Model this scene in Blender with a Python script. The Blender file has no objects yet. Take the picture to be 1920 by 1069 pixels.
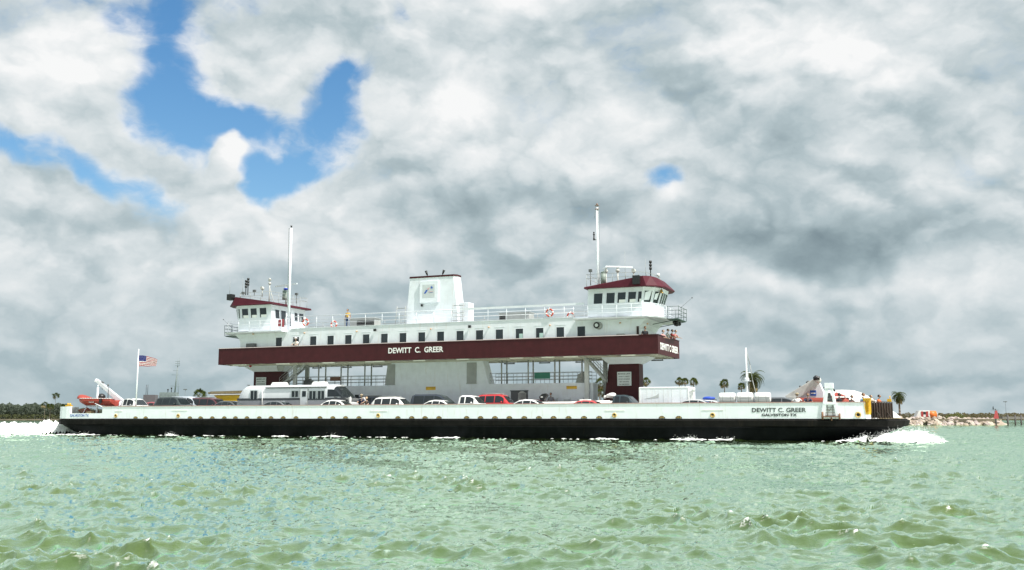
import bpy, bmesh, math, random
import numpy as np
from mathutils import Vector, Matrix, noise as mnoise
C = bpy.context.scene.collection
R = math.radians
random.seed(7)

# ---------------------------------------------------------------- camera
FPX, CXP, CYP, CAMZ = 1852.0, 960.0, 534.5, 1.69
PITCH = math.atan(249.5 / FPX)
cam_d = bpy.data.cameras.new("camera"); cam = bpy.data.objects.new("camera", cam_d); C.objects.link(cam)
cam_d.sensor_width = 36.0; cam_d.lens = FPX / 1920 * 36.0
cam_d.clip_start = 0.3; cam_d.clip_end = 20000
cam.location = (0, 0, CAMZ); cam.rotation_euler = (R(90) + PITCH, 0, 0)
sc = bpy.context.scene; sc.camera = cam
sc.view_settings.view_transform = 'Standard'; sc.view_settings.look = 'None'
sc.view_settings.exposure = 0.74; sc.view_settings.gamma = 1.0; sc.view_settings.use_curve_mapping = False

# ship frame: the near hull side lies on a vertical plane TH from the image plane
TH, DD = R(22.5), 76.5
cT, sT = math.cos(TH), math.sin(TH)
def pix_ray(px, py):
    u = px - CXP; v = CYP - py
    return u, FPX*math.cos(PITCH) - v*math.sin(PITCH), v*math.cos(PITCH) + FPX*math.sin(PITCH)
def P(px, py, y):            # measured point of the photo on the ship's plane y -> (x along ship, z)
    a, b, c = pix_ray(px, py); t = (DD + 10 + y) / (a*sT + b*cT)
    return (a*t*cT - b*t*sT) + 43.8, CAMZ + c*t
def X(px, y): return P(px, 757, y)[0]
def Z(px, py, y): return P(px, py, y)[1]
def W(x, y, z=0.0):          # ship coordinates -> world
    s = x - 43.8; w = DD + 10 + y
    return Vector((s*cT + w*sT, -s*sT + w*cT, z))
def az_of(px, py=784):
    a, b, c = pix_ray(px, py); return math.atan2(a, b)
def el_of(px, py):
    a, b, c = pix_ray(px, py); return math.atan2(c, math.hypot(a, b))
def far(px, d, z=0.0):       # point at distance d (m, depth) in the direction of photo column px
    return Vector((d*math.tan(az_of(px)), d, z))

# ---------------------------------------------------------------- sun and sky
sd = W(1, 0) - W(0, 0); nd = W(0, -1) - W(0, 0)
hz = (sd*0.985 + nd*0.30).normalized(); SEL = R(56)
sun_dir = Vector((hz.x*math.cos(SEL), hz.y*math.cos(SEL), math.sin(SEL)))
sl = bpy.data.lights.new("sun", 'SUN'); sl.energy = 4.0; sl.angle = R(0.6); sl.color = (1.0, 0.955, 0.88)
so = bpy.data.objects.new("sun", sl); C.objects.link(so); so.rotation_euler = sun_dir.to_track_quat('Z', 'Y').to_euler(); so.location = (0, 0, 60)

world = bpy.data.worlds.new("World"); sc.world = world; world.use_nodes = True
def build_sky():
    nt = world.node_tree; N = nt.nodes; L = nt.links; N.clear()
    def node(t, **k):
        n = N.new(t)
        for a, b in k.items(): setattr(n, a, b)
        return n
    def setin(n, i, v):
        if hasattr(v, 'links') or hasattr(v, 'is_linked'): L.new(v, n.inputs[i])
        else: n.inputs[i].default_value = v
    def M(op, a, b=0.0, clamp=False):
        n = node('ShaderNodeMath', operation=op, use_clamp=clamp); setin(n, 0, a); setin(n, 1, b); return n.outputs[0]
    def MR(v, a, b, c, d, it='SMOOTHSTEP'):
        n = node('ShaderNodeMapRange', interpolation_type=it); setin(n, 0, v)
        for i, q in enumerate((a, b, c, d)): n.inputs[i+1].default_value = q
        return n.outputs[0]
    def VM(op, a, b=None):
        n = node('ShaderNodeVectorMath', operation=op); setin(n, 0, a)
        if b is not None: setin(n, 1, b)
        return n
    def noise(vec, scale, detail, rough=0.55, lac=2.1):
        n = node('ShaderNodeTexNoise'); setin(n, 'Vector', vec)
        n.inputs['Scale'].default_value = scale; n.inputs['Detail'].default_value = detail
        n.inputs['Roughness'].default_value = rough; n.inputs['Lacunarity'].default_value = lac
        return n
    tc = node('ShaderNodeTexCoord'); d = tc.outputs['Generated']
    nrm = VM('NORMALIZE', d).outputs[0]
    sep = node('ShaderNodeSeparateXYZ'); L.new(nrm, sep.inputs[0])
    az = M('ARCTAN2', sep.outputs[0], sep.outputs[1]); el = M('ARCSINE', sep.outputs[2])
    comb = node('ShaderNodeCombineXYZ'); L.new(az, comb.inputs[0]); L.new(el, comb.inputs[1]); ae = comb.outputs[0]
    # ragged edges: warp the azimuth / elevation coordinates with noise
    def warp(v, scale, amt, det):
        n = noise(nrm, scale, det, 0.6); s = VM('SUBTRACT', n.outputs['Color'], (0.5, 0.5, 0.5)).outputs[0]
        sca = node('ShaderNodeVectorMath', operation='SCALE'); L.new(s, sca.inputs[0]); sca.inputs['Scale'].default_value = amt
        return VM('ADD', v, sca.outputs[0]).outputs[0]
    w1 = warp(ae, 4.0, 0.16, 4); w2 = warp(w1, 14.0, 0.05, 3)
    def blobs(base, vec, lst):
        acc = base
        for (px, py, rx, ry, rot, amp) in lst:
            m = node('ShaderNodeMapping', vector_type='TEXTURE'); L.new(vec, m.inputs[0])
            m.inputs['Location'].default_value = (az_of(px, py), el_of(px, py), 0)
            m.inputs['Rotation'].default_value = (0, 0, R(rot))
            m.inputs['Scale'].default_value = (rx/1870.0, ry/1870.0, 1)
            ln = VM('LENGTH', m.outputs[0]).outputs['Value']
            acc = M('ADD', acc, MR(ln, 0.0, 1.0, amp, 0.0))
        return acc
    stretch = VM('MULTIPLY', nrm, (1.0, 1.0, 1.5)).outputs[0]
    def voro(vec, scale, det):
        n = node('ShaderNodeTexVoronoi', feature='F1'); L.new(vec, n.inputs['Vector']); n.inputs['Scale'].default_value = scale
        n.inputs['Detail'].default_value = det; n.inputs['Roughness'].default_value = 0.55; n.inputs['Lacunarity'].default_value = 2.2; return n.outputs['Distance']
    wv = noise(stretch, 5.0, 5, 0.6); wo = VM('SUBTRACT', wv.outputs['Color'], (0.5, 0.5, 0.5)).outputs[0]
    wsc = node('ShaderNodeVectorMath', operation='SCALE'); L.new(wo, wsc.inputs[0]); wsc.inputs['Scale'].default_value = 0.16
    st2 = VM('ADD', stretch, wsc.outputs[0]).outputs[0]
    def dens(off):
        v = VM('ADD', st2, off).outputs[0]
        a1 = noise(v, 2.4, 3, 0.5).outputs[0]; b1_ = voro(v, 6.5, 2.0); c1 = noise(v, 13.0, 5, 0.62).outputs[0]
        return M('ADD', M('ADD', M('MULTIPLY', a1, 1.0), M('MULTIPLY', b1_, -0.55)), M('MULTIPLY', c1, 0.36)), c1
    d0, hi0 = dens((0, 0, 0)); d1, _ = dens(tuple(Vector((sun_dir.x*0.5, sun_dir.y*0.2, 1.0)).normalized()*0.030))
    cov = blobs(M('ADD', M('MULTIPLY', M('SUBTRACT', d0, 0.30), 2.1), 1.20), w2, SKY_COVER)
    hor = MR(el, 0.0, 0.22, 1.0, 0.0)
    cov = M('ADD', M('ADD', cov, M('MULTIPLY', M('SUBTRACT', hi0, 0.5), 1.5)), M('MULTIPLY', hor, 1.2))
    alpha = MR(cov, -0.85, 0.72, 0.0, 1.0)
    soft = M('SUBTRACT', 1.0, M('MULTIPLY', hor, 0.15))
    lit = M('MULTIPLY', M('SUBTRACT', d0, d1), 0.72)
    bri = M('ADD', lit, M('MULTIPLY', M('SUBTRACT', d0, 0.33), 0.45))
    bri = M('MULTIPLY', bri, soft)
    bri = blobs(M('ADD', bri, 0.76), w1, SKY_BRIGHT)
    bri = M('ADD', bri, MR(cov, 0.1, 0.7, 0.10, 0.0))
    bri = M('SUBTRACT', bri, M('MULTIPLY', hor, 0.12))
    ramp = node('ShaderNodeValToRGB'); L.new(bri, ramp.inputs[0]); cr = ramp.color_ramp
    cr.elements[0].position = 0.0; cr.elements[0].color = (0.120, 0.160, 0.180, 1)
    cr.elements[1].position = 1.0; cr.elements[1].color = (0.56, 0.565, 0.565, 1)
    for p, c in ((0.25, (0.180, 0.230, 0.250, 1)), (0.5, (0.270, 0.325, 0.345, 1)), (0.75, (0.415, 0.450, 0.462, 1))):
        e = cr.elements.new(p); e.color = c
    mixh = node('ShaderNodeMix', data_type='RGBA'); L.new(M('MULTIPLY', hor, 0.25), mixh.inputs[0])
    L.new(ramp.outputs[0], mixh.inputs[6]); mixh.inputs[7].default_value = (0.190, 0.270, 0.300, 1)
    cloud = mixh.outputs[2]
    sky = node('ShaderNodeTexSky', sky_type='NISHITA'); sky.sun_disc = False
    sky.sun_elevation = SEL; sky.sun_rotation = math.atan2(sun_dir.x, sun_dir.y)
    sky.air_density = 1.25; sky.dust_density = 0.2; sky.ozone_density = 2.0
    hs = node('ShaderNodeHueSaturation'); hs.inputs['Saturation'].default_value = 1.32; L.new(sky.outputs[0], hs.inputs['Color'])
    b1 = node('ShaderNodeBackground'); L.new(hs.outputs[0], b1.inputs[0]); b1.inputs[1].default_value = 0.082
    b2 = node('ShaderNodeBackground'); L.new(cloud, b2.inputs[0]); L.new(MR(el, 0.42, 1.15, 1.0, 1.55), b2.inputs[1])
    mx = node('ShaderNodeMixShader'); L.new(alpha, mx.inputs[0]); L.new(b1.outputs[0], mx.inputs[1]); L.new(b2.outputs[0], mx.inputs[2])
    out = node('ShaderNodeOutputWorld'); L.new(mx.outputs[0], out.inputs[0])
# photo column, row, radii (px), rotation, amount
SKY_COVER = [
 (620, 300, 120, 60, 0, -0.6), (300, 130, 130, 90, 30, -0.6), (400, 210, 120, 60, 0, -0.6), (690, 190, 60, 90, 0, -0.5), (560, 300, 110, 60, 0, -0.98), (200, 30, 60, 60, 0, -0.61),
 (300, 60, 130, 150, 0, -1.54), (330, 190, 160, 130, 0, -1.62), (470, 250, 230, 110, -10, -1.62), (650, 215, 120, 130, 0, -1.62),
 (60, 265, 200, 60, -8, -1.45), (250, 350, 200, 65, -25, -1.54), (500, 340, 90, 85, 0, -1.54), (1225, 350, 80, 46, 0, -1.9), (480, 320, 60, 60, 0, -0.49),
 (770, 45, 110, 45, -35, -0.94), (480, 8, 120, 35, 0, -0.60), (690, 150, 60, 60, 0, -0.68), (390, 330, 60, 60, 0, -0.85),
 (435, 285, 50, 78, 0, 1.8), (415, 360, 75, 80, 0, 1.5), (600, 62, 190, 62, 5, 0.85), (490, 205, 140, 55, 0, -1.10), (80, 120, 220, 150, 0, 0.7), (240, 235, 170, 45, -40, 0.55),
 (850, 200, 200, 220, 0, 0.6), (90, 400, 260, 90, 0, 0.5), (600, 420, 260, 110, 0, 0.5), (560, 215, 60, 25, -10, 0.35), (1300, 560, 900, 260, 0, 0.5),
 (1450, 200, 600, 300, 0, 0.5), (300, 540, 500, 140, 0, 0.5)]
SKY_BRIGHT = [
 (300, 470, 220, 50, 0, 0.12), (1380, 520, 260, 45, 0, 0.12), (700, 560, 300, 40, 0, -0.12), (1500, 640, 500, 60, 0, -0.12), (150, 700, 500, 60, 0, -0.08), (1700, 520, 260, 40, 0, 0.10), (1400, 590, 300, 30, 0, 0.10), (1080, 480, 240, 40, 0, 0.08),
 (880, 390, 240, 65, 0, -0.36), (1560, 430, 400, 85, 3, -0.50), (1090, 420, 130, 60, 0, -0.18), (1480, 250, 170, 160, 30, -0.22), (1750, 200, 160, 120, 30, -0.12),
 (1300, 140, 150, 110, 0, -0.1), (870, 190, 150, 170, 0, 0.30), (1020, 190, 160, 120, 0, 0.16), (1180, 200, 120, 110, 0, 0.18), (1390, 40, 200, 90, 0, 0.28),
 (1650, 60, 250, 120, 0, 0.2), (1840, 300, 130, 80, 0, 0.18), (1245, 390, 60, 35, 0, 0.22), (625, 275, 35, 28, 0, 0.2), (435, 280, 45, 60, 0, 0.22), (950, 20, 100, 90, 0, 0.22),
 (600, 100, 170, 60, 0, 0.10), (80, 70, 200, 110, 0, 0.22), (40, 190, 120, 60, 0, 0.2), (130, 360, 130, 40, 0, 0.12), (560, 460, 180, 60, 0, 0.14), (800, 470, 220, 50, 0, 0.12), (320, 500, 120, 40, 0, 0.12),
 (1500, 520, 300, 40, 0, 0.08), (150, 430, 160, 40, 0, -0.12), (380, 430, 160, 50, 0, -0.06)]
build_sky()

# ---------------------------------------------------------------- helpers
MATS = {}
def mat(name, col, rough=0.5, metal=0.0, var=0.10, scale=1.5, streak=0.0, streak_col=(0.35, 0.2, 0.1), coat=0.0, bump=0.0, bscale=20, spec=None):
    if name in MATS: return MATS[name]
    m = bpy.data.materials.new(name); m.use_nodes = True; nt = m.node_tree; b = nt.nodes['Principled BSDF']; L = nt.links
    b.inputs['Roughness'].default_value = rough; b.inputs['Metallic'].default_value = metal
    if spec is not None: b.inputs['Specular IOR Level'].default_value = spec
    if coat: b.inputs['Coat Weight'].default_value = coat; b.inputs['Coat Roughness'].default_value = 0.05
    tc = nt.nodes.new('ShaderNodeTexCoord'); no = nt.nodes.new('ShaderNodeTexNoise'); L.new(tc.outputs['Object'], no.inputs['Vector'])
    no.inputs['Scale'].default_value = scale; no.inputs['Detail'].default_value = 5
    mr = nt.nodes.new('ShaderNodeMapRange'); L.new(no.outputs[0], mr.inputs[0])
    mr.inputs[1].default_value = 0.3; mr.inputs[2].default_value = 0.7; mr.inputs[3].default_value = 1 - var; mr.inputs[4].default_value = 1 + var*0.5
    mx = nt.nodes.new('ShaderNodeMix'); mx.data_type = 'RGBA'; mx.blend_type = 'MULTIPLY'; mx.inputs[0].default_value = 1.0
    mx.inputs[6].default_value = (*col, 1); L.new(mr.outputs[0], mx.inputs[7]); out = mx.outputs[2]
    if streak:
        mp = nt.nodes.new('ShaderNodeMapping'); L.new(tc.outputs['Object'], mp.inputs[0]); mp.inputs['Scale'].default_value = (3.0, 3.0, 0.35)
        n2 = nt.nodes.new('ShaderNodeTexNoise'); L.new(mp.outputs[0], n2.inputs['Vector']); n2.inputs['Scale'].default_value = 1.6; n2.inputs['Detail'].default_value = 7; n2.inputs['Roughness'].default_value = 0.65
        m2 = nt.nodes.new('ShaderNodeMapRange'); L.new(n2.outputs[0], m2.inputs[0]); m2.inputs[1].default_value = 0.56; m2.inputs[2].default_value = 0.78; m2.inputs[3].default_value = 0; m2.inputs[4].default_value = streak
        m3 = nt.nodes.new('ShaderNodeMix'); m3.data_type = 'RGBA'; L.new(m2.outputs[0], m3.inputs[0]); L.new(out, m3.inputs[6]); m3.inputs[7].default_value = (*streak_col, 1); out = m3.outputs[2]
    L.new(out, b.inputs['Base Color'])
    if bump:
        n4 = nt.nodes.new('ShaderNodeTexNoise'); L.new(tc.outputs['Object'], n4.inputs['Vector']); n4.inputs['Scale'].default_value = bscale; n4.inputs['Detail'].default_value = 4
        bp = nt.nodes.new('ShaderNodeBump'); bp.inputs['Strength'].default_value = bump; L.new(n4.outputs[0], bp.inputs['Height']); L.new(bp.outputs[0], b.inputs['Normal'])
    MATS[name] = m; return m
white = mat('white_ship_paint', (0.70, 0.73, 0.78), 0.42, var=0.08, streak=0.42, streak_col=(0.50, 0.42, 0.33), bump=0.04, bscale=1.2)
hullwhite = mat('white_bulwark_paint', (0.85, 0.88, 0.93), 0.45, var=0.05, streak=0.42, streak_col=(0.42, 0.29, 0.20), bump=0.06, bscale=1.0)
cream = mat('cream_deckhead_paint', (0.55, 0.53, 0.45), 0.6, var=0.12)
maroon = mat('maroon_paint', (0.052, 0.009, 0.012), 0.55, spec=0.25, var=0.22, streak=0.35, streak_col=(0.085, 0.025, 0.025), bump=0.04, bscale=1.1)
maroon2 = mat('maroon_roof_paint', (0.078, 0.012, 0.022), 0.6, spec=0.2, var=0.15)
pinkcap = mat('faded_red_cap_rail', (0.55, 0.30, 0.28), 0.6, var=0.2)
hullblack = mat('black_hull_paint', (0.006, 0.007, 0.008), 0.7, spec=0.06, var=0.4, streak=0.5, streak_col=(0.022, 0.017, 0.013), bump=0.12, bscale=1.4)
rubber = mat('black_rubber', (0.012, 0.0115, 0.011), 0.8, spec=0.08, var=0.35, streak=0.6, streak_col=(0.032, 0.025, 0.018), bump=0.2, bscale=3)
blackm = mat('black_fittings', (0.012, 0.012, 0.013), 0.4)
glass = mat('dark_window_glass', (0.026, 0.034, 0.040), 0.05, var=0.3, scale=0.8)
carglass = mat('car_window_glass', (0.02, 0.026, 0.03), 0.04, var=0.2)
steel = mat('grey_steel', (0.33, 0.34, 0.33), 0.5, var=0.15)
dkgrey = mat('dark_grey_paint', (0.10, 0.105, 0.11), 0.5)
greenrail = mat('dark_green_railing', (0.05, 0.09, 0.08), 0.5)
deckm = mat('grey_green_deck', (0.16, 0.17, 0.16), 0.8, var=0.3, bump=0.2)
yellow = mat('yellow_paint', (0.72, 0.42, 0.02), 0.45, var=0.2)
gold = mat('yellow_port_bars', (0.62, 0.42, 0.14), 0.5, var=0.3, scale=6)
orange = mat('orange_rescue', (0.33, 0.045, 0.028), 0.5, var=0.15)
blue = mat('blue_ink', (0.02, 0.09, 0.40), 0.5)
pink = mat('pale_red_ink', (0.65, 0.35, 0.38), 0.5)
sign_white = mat('sign_white', (0.62, 0.66, 0.66), 0.5)
sign_green = mat('sign_green', (0.02, 0.16, 0.11), 0.5)
brownsign = mat('brown_sign', (0.13, 0.06, 0.035), 0.6)
letterw = mat('white_lettering', (0.80, 0.80, 0.78), 0.5, var=0.05)
letterb = mat('black_lettering', (0.03, 0.03, 0.035), 0.5, var=0.1)
tyre = mat('tyre_rubber', (0.02, 0.02, 0.02), 0.8); rimm = mat('alloy_rim', (0.45, 0.45, 0.46), 0.3, 0.8)
chrome = mat('aluminium', (0.72, 0.73, 0.74), 0.28, 0.85, var=0.06)
tube_l = mat('tube_lamp_diffuser', (0.85, 0.85, 0.78), 0.4, var=0.02)

def leafy(m, col):
    nt = m.node_tree; b = nt.nodes['Principled BSDF']; t = nt.nodes.new('ShaderNodeBsdfTranslucent'); t.inputs[0].default_value = (*col, 1)
    a = nt.nodes.new('ShaderNodeMixShader'); a.inputs[0].default_value = 0.5; nt.links.new(b.outputs[0], a.inputs[1]); nt.links.new(t.outputs[0], a.inputs[2]); nt.links.new(a.outputs[0], nt.nodes['Material Output'].inputs['Surface']); b.inputs['Specular IOR Level'].default_value = 0.15
    return m
class MB:
    def __init__(s): s.v = []; s.f = []; s.m = []; s.cm = 0; s.sm = []; s.smooth = False
    def _add(s, vs, fs, sm=None):
        o = len(s.v); s.v += [tuple(p) for p in vs]
        for f in fs: s.f.append([i+o for i in f]); s.m.append(s.cm); s.sm.append(s.smooth if sm is None else sm)
        return s
    def box(s, x0, x1, y0, y1, z0, z1):
        return s._add([(x0,y0,z0),(x1,y0,z0),(x1,y1,z0),(x0,y1,z0),(x0,y0,z1),(x1,y0,z1),(x1,y1,z1),(x0,y1,z1)],
            [(0,3,2,1),(4,5,6,7),(0,1,5,4),(1,2,6,5),(2,3,7,6),(3,0,4,7)])
    def hexa(s, p): return s._add(p, [(0,3,2,1),(4,5,6,7),(0,1,5,4),(1,2,6,5),(2,3,7,6),(3,0,4,7)])
    def tube(s, a, b, r, r2=None, n=8):
        a = Vector(a); b = Vector(b); r2 = r if r2 is None else r2; d = b - a
        if d.length < 1e-6: return s
        q = d.to_track_quat('Z', 'Y'); vs = []
        for (c, rr) in ((a, r), (b, r2)):
            for i in range(n):
                t = 2*math.pi*i/n; vs.append(c + q @ Vector((rr*math.cos(t), rr*math.sin(t), 0)))
        o = len(s.v)
        s._add(vs, [(i, (i+1) % n, n+(i+1) % n, n+i) for i in range(n)], True)
        s._add([], []); s.f.append([o+i for i in range(n)][::-1]); s.m.append(s.cm); s.sm.append(False)
        s.f.append([o+n+i for i in range(n)]); s.m.append(s.cm); s.sm.append(False); return s
    def path(s, pts, r, n=6):
        for a, b in zip(pts[:-1], pts[1:]): s.tube(a, b, r, n=n)
        return s
    def prism(s, poly, z0, z1):      # poly (x,y) ccw
        n = len(poly); s._add([(x,y,z0) for x,y in poly]+[(x,y,z1) for x,y in poly],
            [tuple(range(n))[::-1], tuple(range(n, 2*n))]+[(i,(i+1)%n,n+(i+1)%n,n+i) for i in range(n)]); return s
    def prismy(s, poly, y0, y1):     # poly (x,z), extruded along y
        n = len(poly); s._add([(x,y0,z) for x,z in poly]+[(x,y1,z) for x,z in poly],
            [tuple(range(n)), tuple(range(n, 2*n))[::-1]]+[(i,n+i,n+(i+1)%n,(i+1)%n) for i in range(n)]); return s
    def loft(s, rings, cap=True, closed=True):
        n = len(rings[0]); vs = [p for r in rings for p in r]; fs = []
        for k in range(len(rings)-1):
            for i in range(n if closed else n-1): fs.append((k*n+i, k*n+(i+1)%n, (k+1)*n+(i+1)%n, (k+1)*n+i))
        o = len(s.v); s._add(vs, fs)
        if cap:
            s.f.append([o+i for i in range(n)][::-1]); s.m.append(s.cm); s.sm.append(False)
            s.f.append([o+(len(rings)-1)*n+i for i in range(n)]); s.m.append(s.cm); s.sm.append(False)
        return s
    def ball(s, c, r, sx=1, sy=1, sz=1, nu=12, nv=8):
        rings = []
        for j in range(nv+1):
            ph = math.pi*j/nv - math.pi/2; rr = max(math.cos(ph), 0.02)
            rings.append([(c[0]+sx*r*rr*math.cos(2*math.pi*i/nu), c[1]+sy*r*rr*math.sin(2*math.pi*i/nu), c[2]+sz*r*math.sin(ph)) for i in range(nu)])
        o = s.smooth; s.smooth = True; s.loft(rings); s.smooth = o; return s
    def torus(s, c, R0, r, axis='y', nu=24, nv=8, matfn=None):
        o = len(s.v); vs = []
        for i in range(nu):
            a = 2*math.pi*i/nu
            for j in range(nv):
                b = 2*math.pi*j/nv; q = R0 + r*math.cos(b); p = (q*math.cos(a), r*math.sin(b), q*math.sin(a))
                if axis == 'x': p = (p[1], p[0], p[2])
                if axis == 'z': p = (p[0], p[2], p[1])
                vs.append((c[0]+p[0], c[1]+p[1], c[2]+p[2]))
        s.v += vs
        for i in range(nu):
            for j in range(nv):
                s.f.append([o+i*nv+j, o+((i+1)%nu)*nv+j, o+((i+1)%nu)*nv+(j+1)%nv, o+i*nv+(j+1)%nv])
                s.m.append(matfn(i) if matfn else s.cm); s.sm.append(True)
        return s
    def mesh(s, name, mats):
        me = bpy.data.meshes.new(name); me.from_pydata(s.v, [], s.f)
        for m in (mats if isinstance(mats, (list, tuple)) else [mats]): me.materials.append(m)
        me.polygons.foreach_set('material_index', s.m); me.polygons.foreach_set('use_smooth', s.sm)
        me.update(); bm = bmesh.new(); bm.from_mesh(me); bmesh.ops.recalc_face_normals(bm, faces=bm.faces); bm.to_mesh(me); bm.free()
        return me
    def build(s, name, mats, parent=None, label=None, bevel=0):
        o = bpy.data.objects.new(name, s.mesh(name, mats)); C.objects.link(o)
        if parent is not None: o.parent = parent
        if label: o['label'] = label
        if bevel:
            b = o.modifiers.new('bevel', 'BEVEL'); b.width = bevel; b.segments = 2; b.limit_method = 'ANGLE'
        return o
def tag(o, label=None, cat=None, group=None, kind=None):
    if label: o['label'] = label
    if cat: o['category'] = cat
    if group: o['group'] = group
    if kind: o['kind'] = kind
    return o
def thing(name, label, cat, loc=(0,0,0), rotz=0.0, group=None):
    o = bpy.data.objects.new(name, None); C.objects.link(o); o.empty_display_size = 0.3
    o.location = loc; o.rotation_euler = (0, 0, rotz); return tag(o, label, cat, group)
def ship_thing(name, label, cat, x, y, z, rot=0.0, group=None):
    return thing(name, label, cat, W(x, y, z), -TH + rot, group)
def kids(o): return [c for c in bpy.data.objects if c.parent == o]
def copy_tree(o, parent=None):
    c = o.copy(); C.objects.link(c)
    if parent is not None: c.parent = parent
    for ch in kids(o): copy_tree(ch, c)
    return c
def text(name, body, m, parent, loc, size, rot=(R(90), 0, 0), width=None, height=None, align='LEFT', depth=0.006, bold=0.0, space=1.0, label=None):
    cu = bpy.data.curves.new(name, 'FONT'); cu.body = body; cu.size = size; cu.align_x = align; cu.extrude = depth; cu.offset = bold
    cu.space_line = space; cu.resolution_u = 3
    t = bpy.data.objects.new(name, cu); C.objects.link(t)
    dg = bpy.context.evaluated_depsgraph_get(); me = bpy.data.meshes.new_from_object(t.evaluated_get(dg))
    bpy.data.objects.remove(t)
    xs = [v.co.x for v in me.vertices]; ys = [v.co.y for v in me.vertices]
    fx = width/(max(xs)-min(xs)) if width else 1; fy = height/(max(ys)-min(ys)) if height else 1
    for v in me.vertices: v.co.x = (v.co.x - (min(xs) if align == 'LEFT' else 0))*fx; v.co.y = (v.co.y-min(ys))*fy
    me.materials.clear(); me.materials.append(m)
    o = bpy.data.objects.new(name, me); C.objects.link(o); o.parent = parent; o.location = loc; o.rotation_euler = rot
    if label: o['label'] = label
    return o

# ================================================================ THE FERRY
ferry = thing('ferry', 'long white and maroon double-ended car ferry with black hull under way', 'ferry', W(0,0,0), -TH)
def outline(L, B, RX, RY, n=7):
    pts = []
    for (cx, cy, a0) in ((L-RX, -B+RY, -90), (L-RX, B-RY, 0), (-L+RX, B-RY, 90), (-L+RX, -B+RY, 180)):
        for i in range(n):
            a = R(a0 + 90*i/(n-1)); e = 1.1
            ca, sa = math.cos(a), math.sin(a)
            pts.append((cx + (0.55 if cx > 0 else 0) + RX*math.copysign(abs(ca)**e, ca), cy + RY*math.copysign(abs(sa)**e, sa)))
    return pts
DZ = 1.64       # car deck height
mb = MB(); mb.smooth = True
secs = [(-1.2, 37.5, 9.0), (0.0, 39.3, 9.72), (0.45, 40.3, 9.85), (0.9, 41.4, 9.9), (1.05, 41.7, 9.92)]
mb.loft([[(x, y, z) for x, y in outline(L, B, 6.3, 6.0)] for z, L, B in secs])
hull = mb.build('hull', hullblack, ferry)
mb = MB(); mb.smooth = False
mb.loft([[(x, y, z) for x, y in outline(L, B, 6.3, 6.0)] for z, L, B in [(1.052, 41.75, 9.98), (1.10, 42.0, 10.07), (1.50, 42.1, 10.1), (1.56, 42.0, 10.02)]])
mb.build('rubbing_belt', rubber, hull)
mb = MB(); mb.loft([[(x, y, z) for x, y in outline(L, B, 6.3, 6.0)] for z, L, B in [(1.562, 41.9, 9.98), (DZ-0.01, 41.9, 9.98)]])
mb.build('deck_edge', rubber, hull)
mb = MB(); mb.prism(outline(41.7, 9.9, 6.2, 5.9), DZ-0.008, DZ)
mb.build('car_deck', deckm, ferry)

BT = 2.86       # bulwark top
def bulwark(name, x0, x1, ys, top=BT):
    m = MB()
    n = 26; yo = ys*9.9; yi = ys*9.78
    # slightly wavy plating, as welded plate is
    for side, yy in ((0, yo), (1, yi)):
        pass
    m.box(x0, x1, min(yo, yi), max(yo, yi), DZ, top-0.03)
    b = m.build(name, hullwhite, ferry)
    c = MB(); c.box(x0, x1, min(yo, yi)-0.05, max(yo, yi)+0.05, top-0.028, top+0.02); c.build('cap_rail', pinkcap, b)
    s = MB()
    for k in range(int((x1-x0)/1.6)):
        xx = x0+0.8+k*1.6; s.box(xx-0.02, xx+0.02, min(yi-ys*0.30, yi-ys*0.002), max(yi-ys*0.30, yi-ys*0.002), DZ+0.01, top-0.05)
    return b
xl = X(191, -10); xr0 = X(1545, -10)
near = bulwark('bulwark', xl, 37.3, -1)
farb = bulwark('bulwark', -35.5, 33.5, 1)
# freeing ports: half-moon openings with bars, near side
PORTS = [254,273,356,376,398,420.5,441.5,463,486,508,531,555,600,624,648,673,672.5,746,772,797,823,875,901,928,955,983,1010.5,1038,1066,1095,1123.5,1241,1272.5]
PORTS = sorted(set(p for p in PORTS if p != 672.5))
for i, px in enumerate(PORTS):
    x = P(px, 782, -9.93)[0]; w = 0.25; h = 0.19
    b = MB(); arc = [(x + w*math.cos(R(a)), DZ+0.02 + h*math.sin(R(a))) for a in range(0, 181, 20)]
    b.cm = 0; b.prismy([(x-w, DZ+0.02)] + arc[::-1][1:-1] + [(x+w, DZ+0.02)], -9.925, -9.903)
    b.cm = 1
    for k in (-1, 0, 1): b.box(x+k*0.13-0.018, x+k*0.13+0.018, -9.945, -9.927, DZ+0.03, DZ+0.02+h*math.sqrt(max(0, 1-(k*0.13/w)**2)))
    b.box(x-w*0.8, x+w*0.8, -9.955, -9.947, DZ+0.10, DZ+0.125); b.cm = 0
    prev = None
    for (ax, az_) in arc:
        if prev: b.tube((prev[0], -9.93, prev[1]), (ax, -9.93, az_), 0.014, n=5)
        prev = (ax, az_)
    b.build('freeing_port', [blackm, gold], near)
for px in (217, 334, 709, 1152, 1336):
    x, z = P(px, 779, -9.93)
    b = MB(); b.cm = 1; b.torus((x, -9.93, DZ+0.27), 0.15, 0.05, 'y', 16, 6)
    b.cm = 0; b.tube((x, -9.905, DZ+0.27), (x, -9.925, DZ+0.27), 0.14, n=14); b.cm = 1; b.box(x-0.13, x+0.13, -9.95, -9.927, DZ+0.20, DZ+0.26)
    b.build('mooring_chock', [blackm, gold], near)
for (a, c, py) in ((322, 351, 770), (694, 726, 771), (1134, 1171, 770), (1316, 1356, 769), (215, 229, 771)):
    x0, z0 = P(a, py, -9.93); x1, _ = P(c, py, -9.93)
    b = MB(); b.box(x0, x1, -9.925, -9.903, z0-0.035, z0+0.035); b.build('rubbing_strip', letterw, near)
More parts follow.
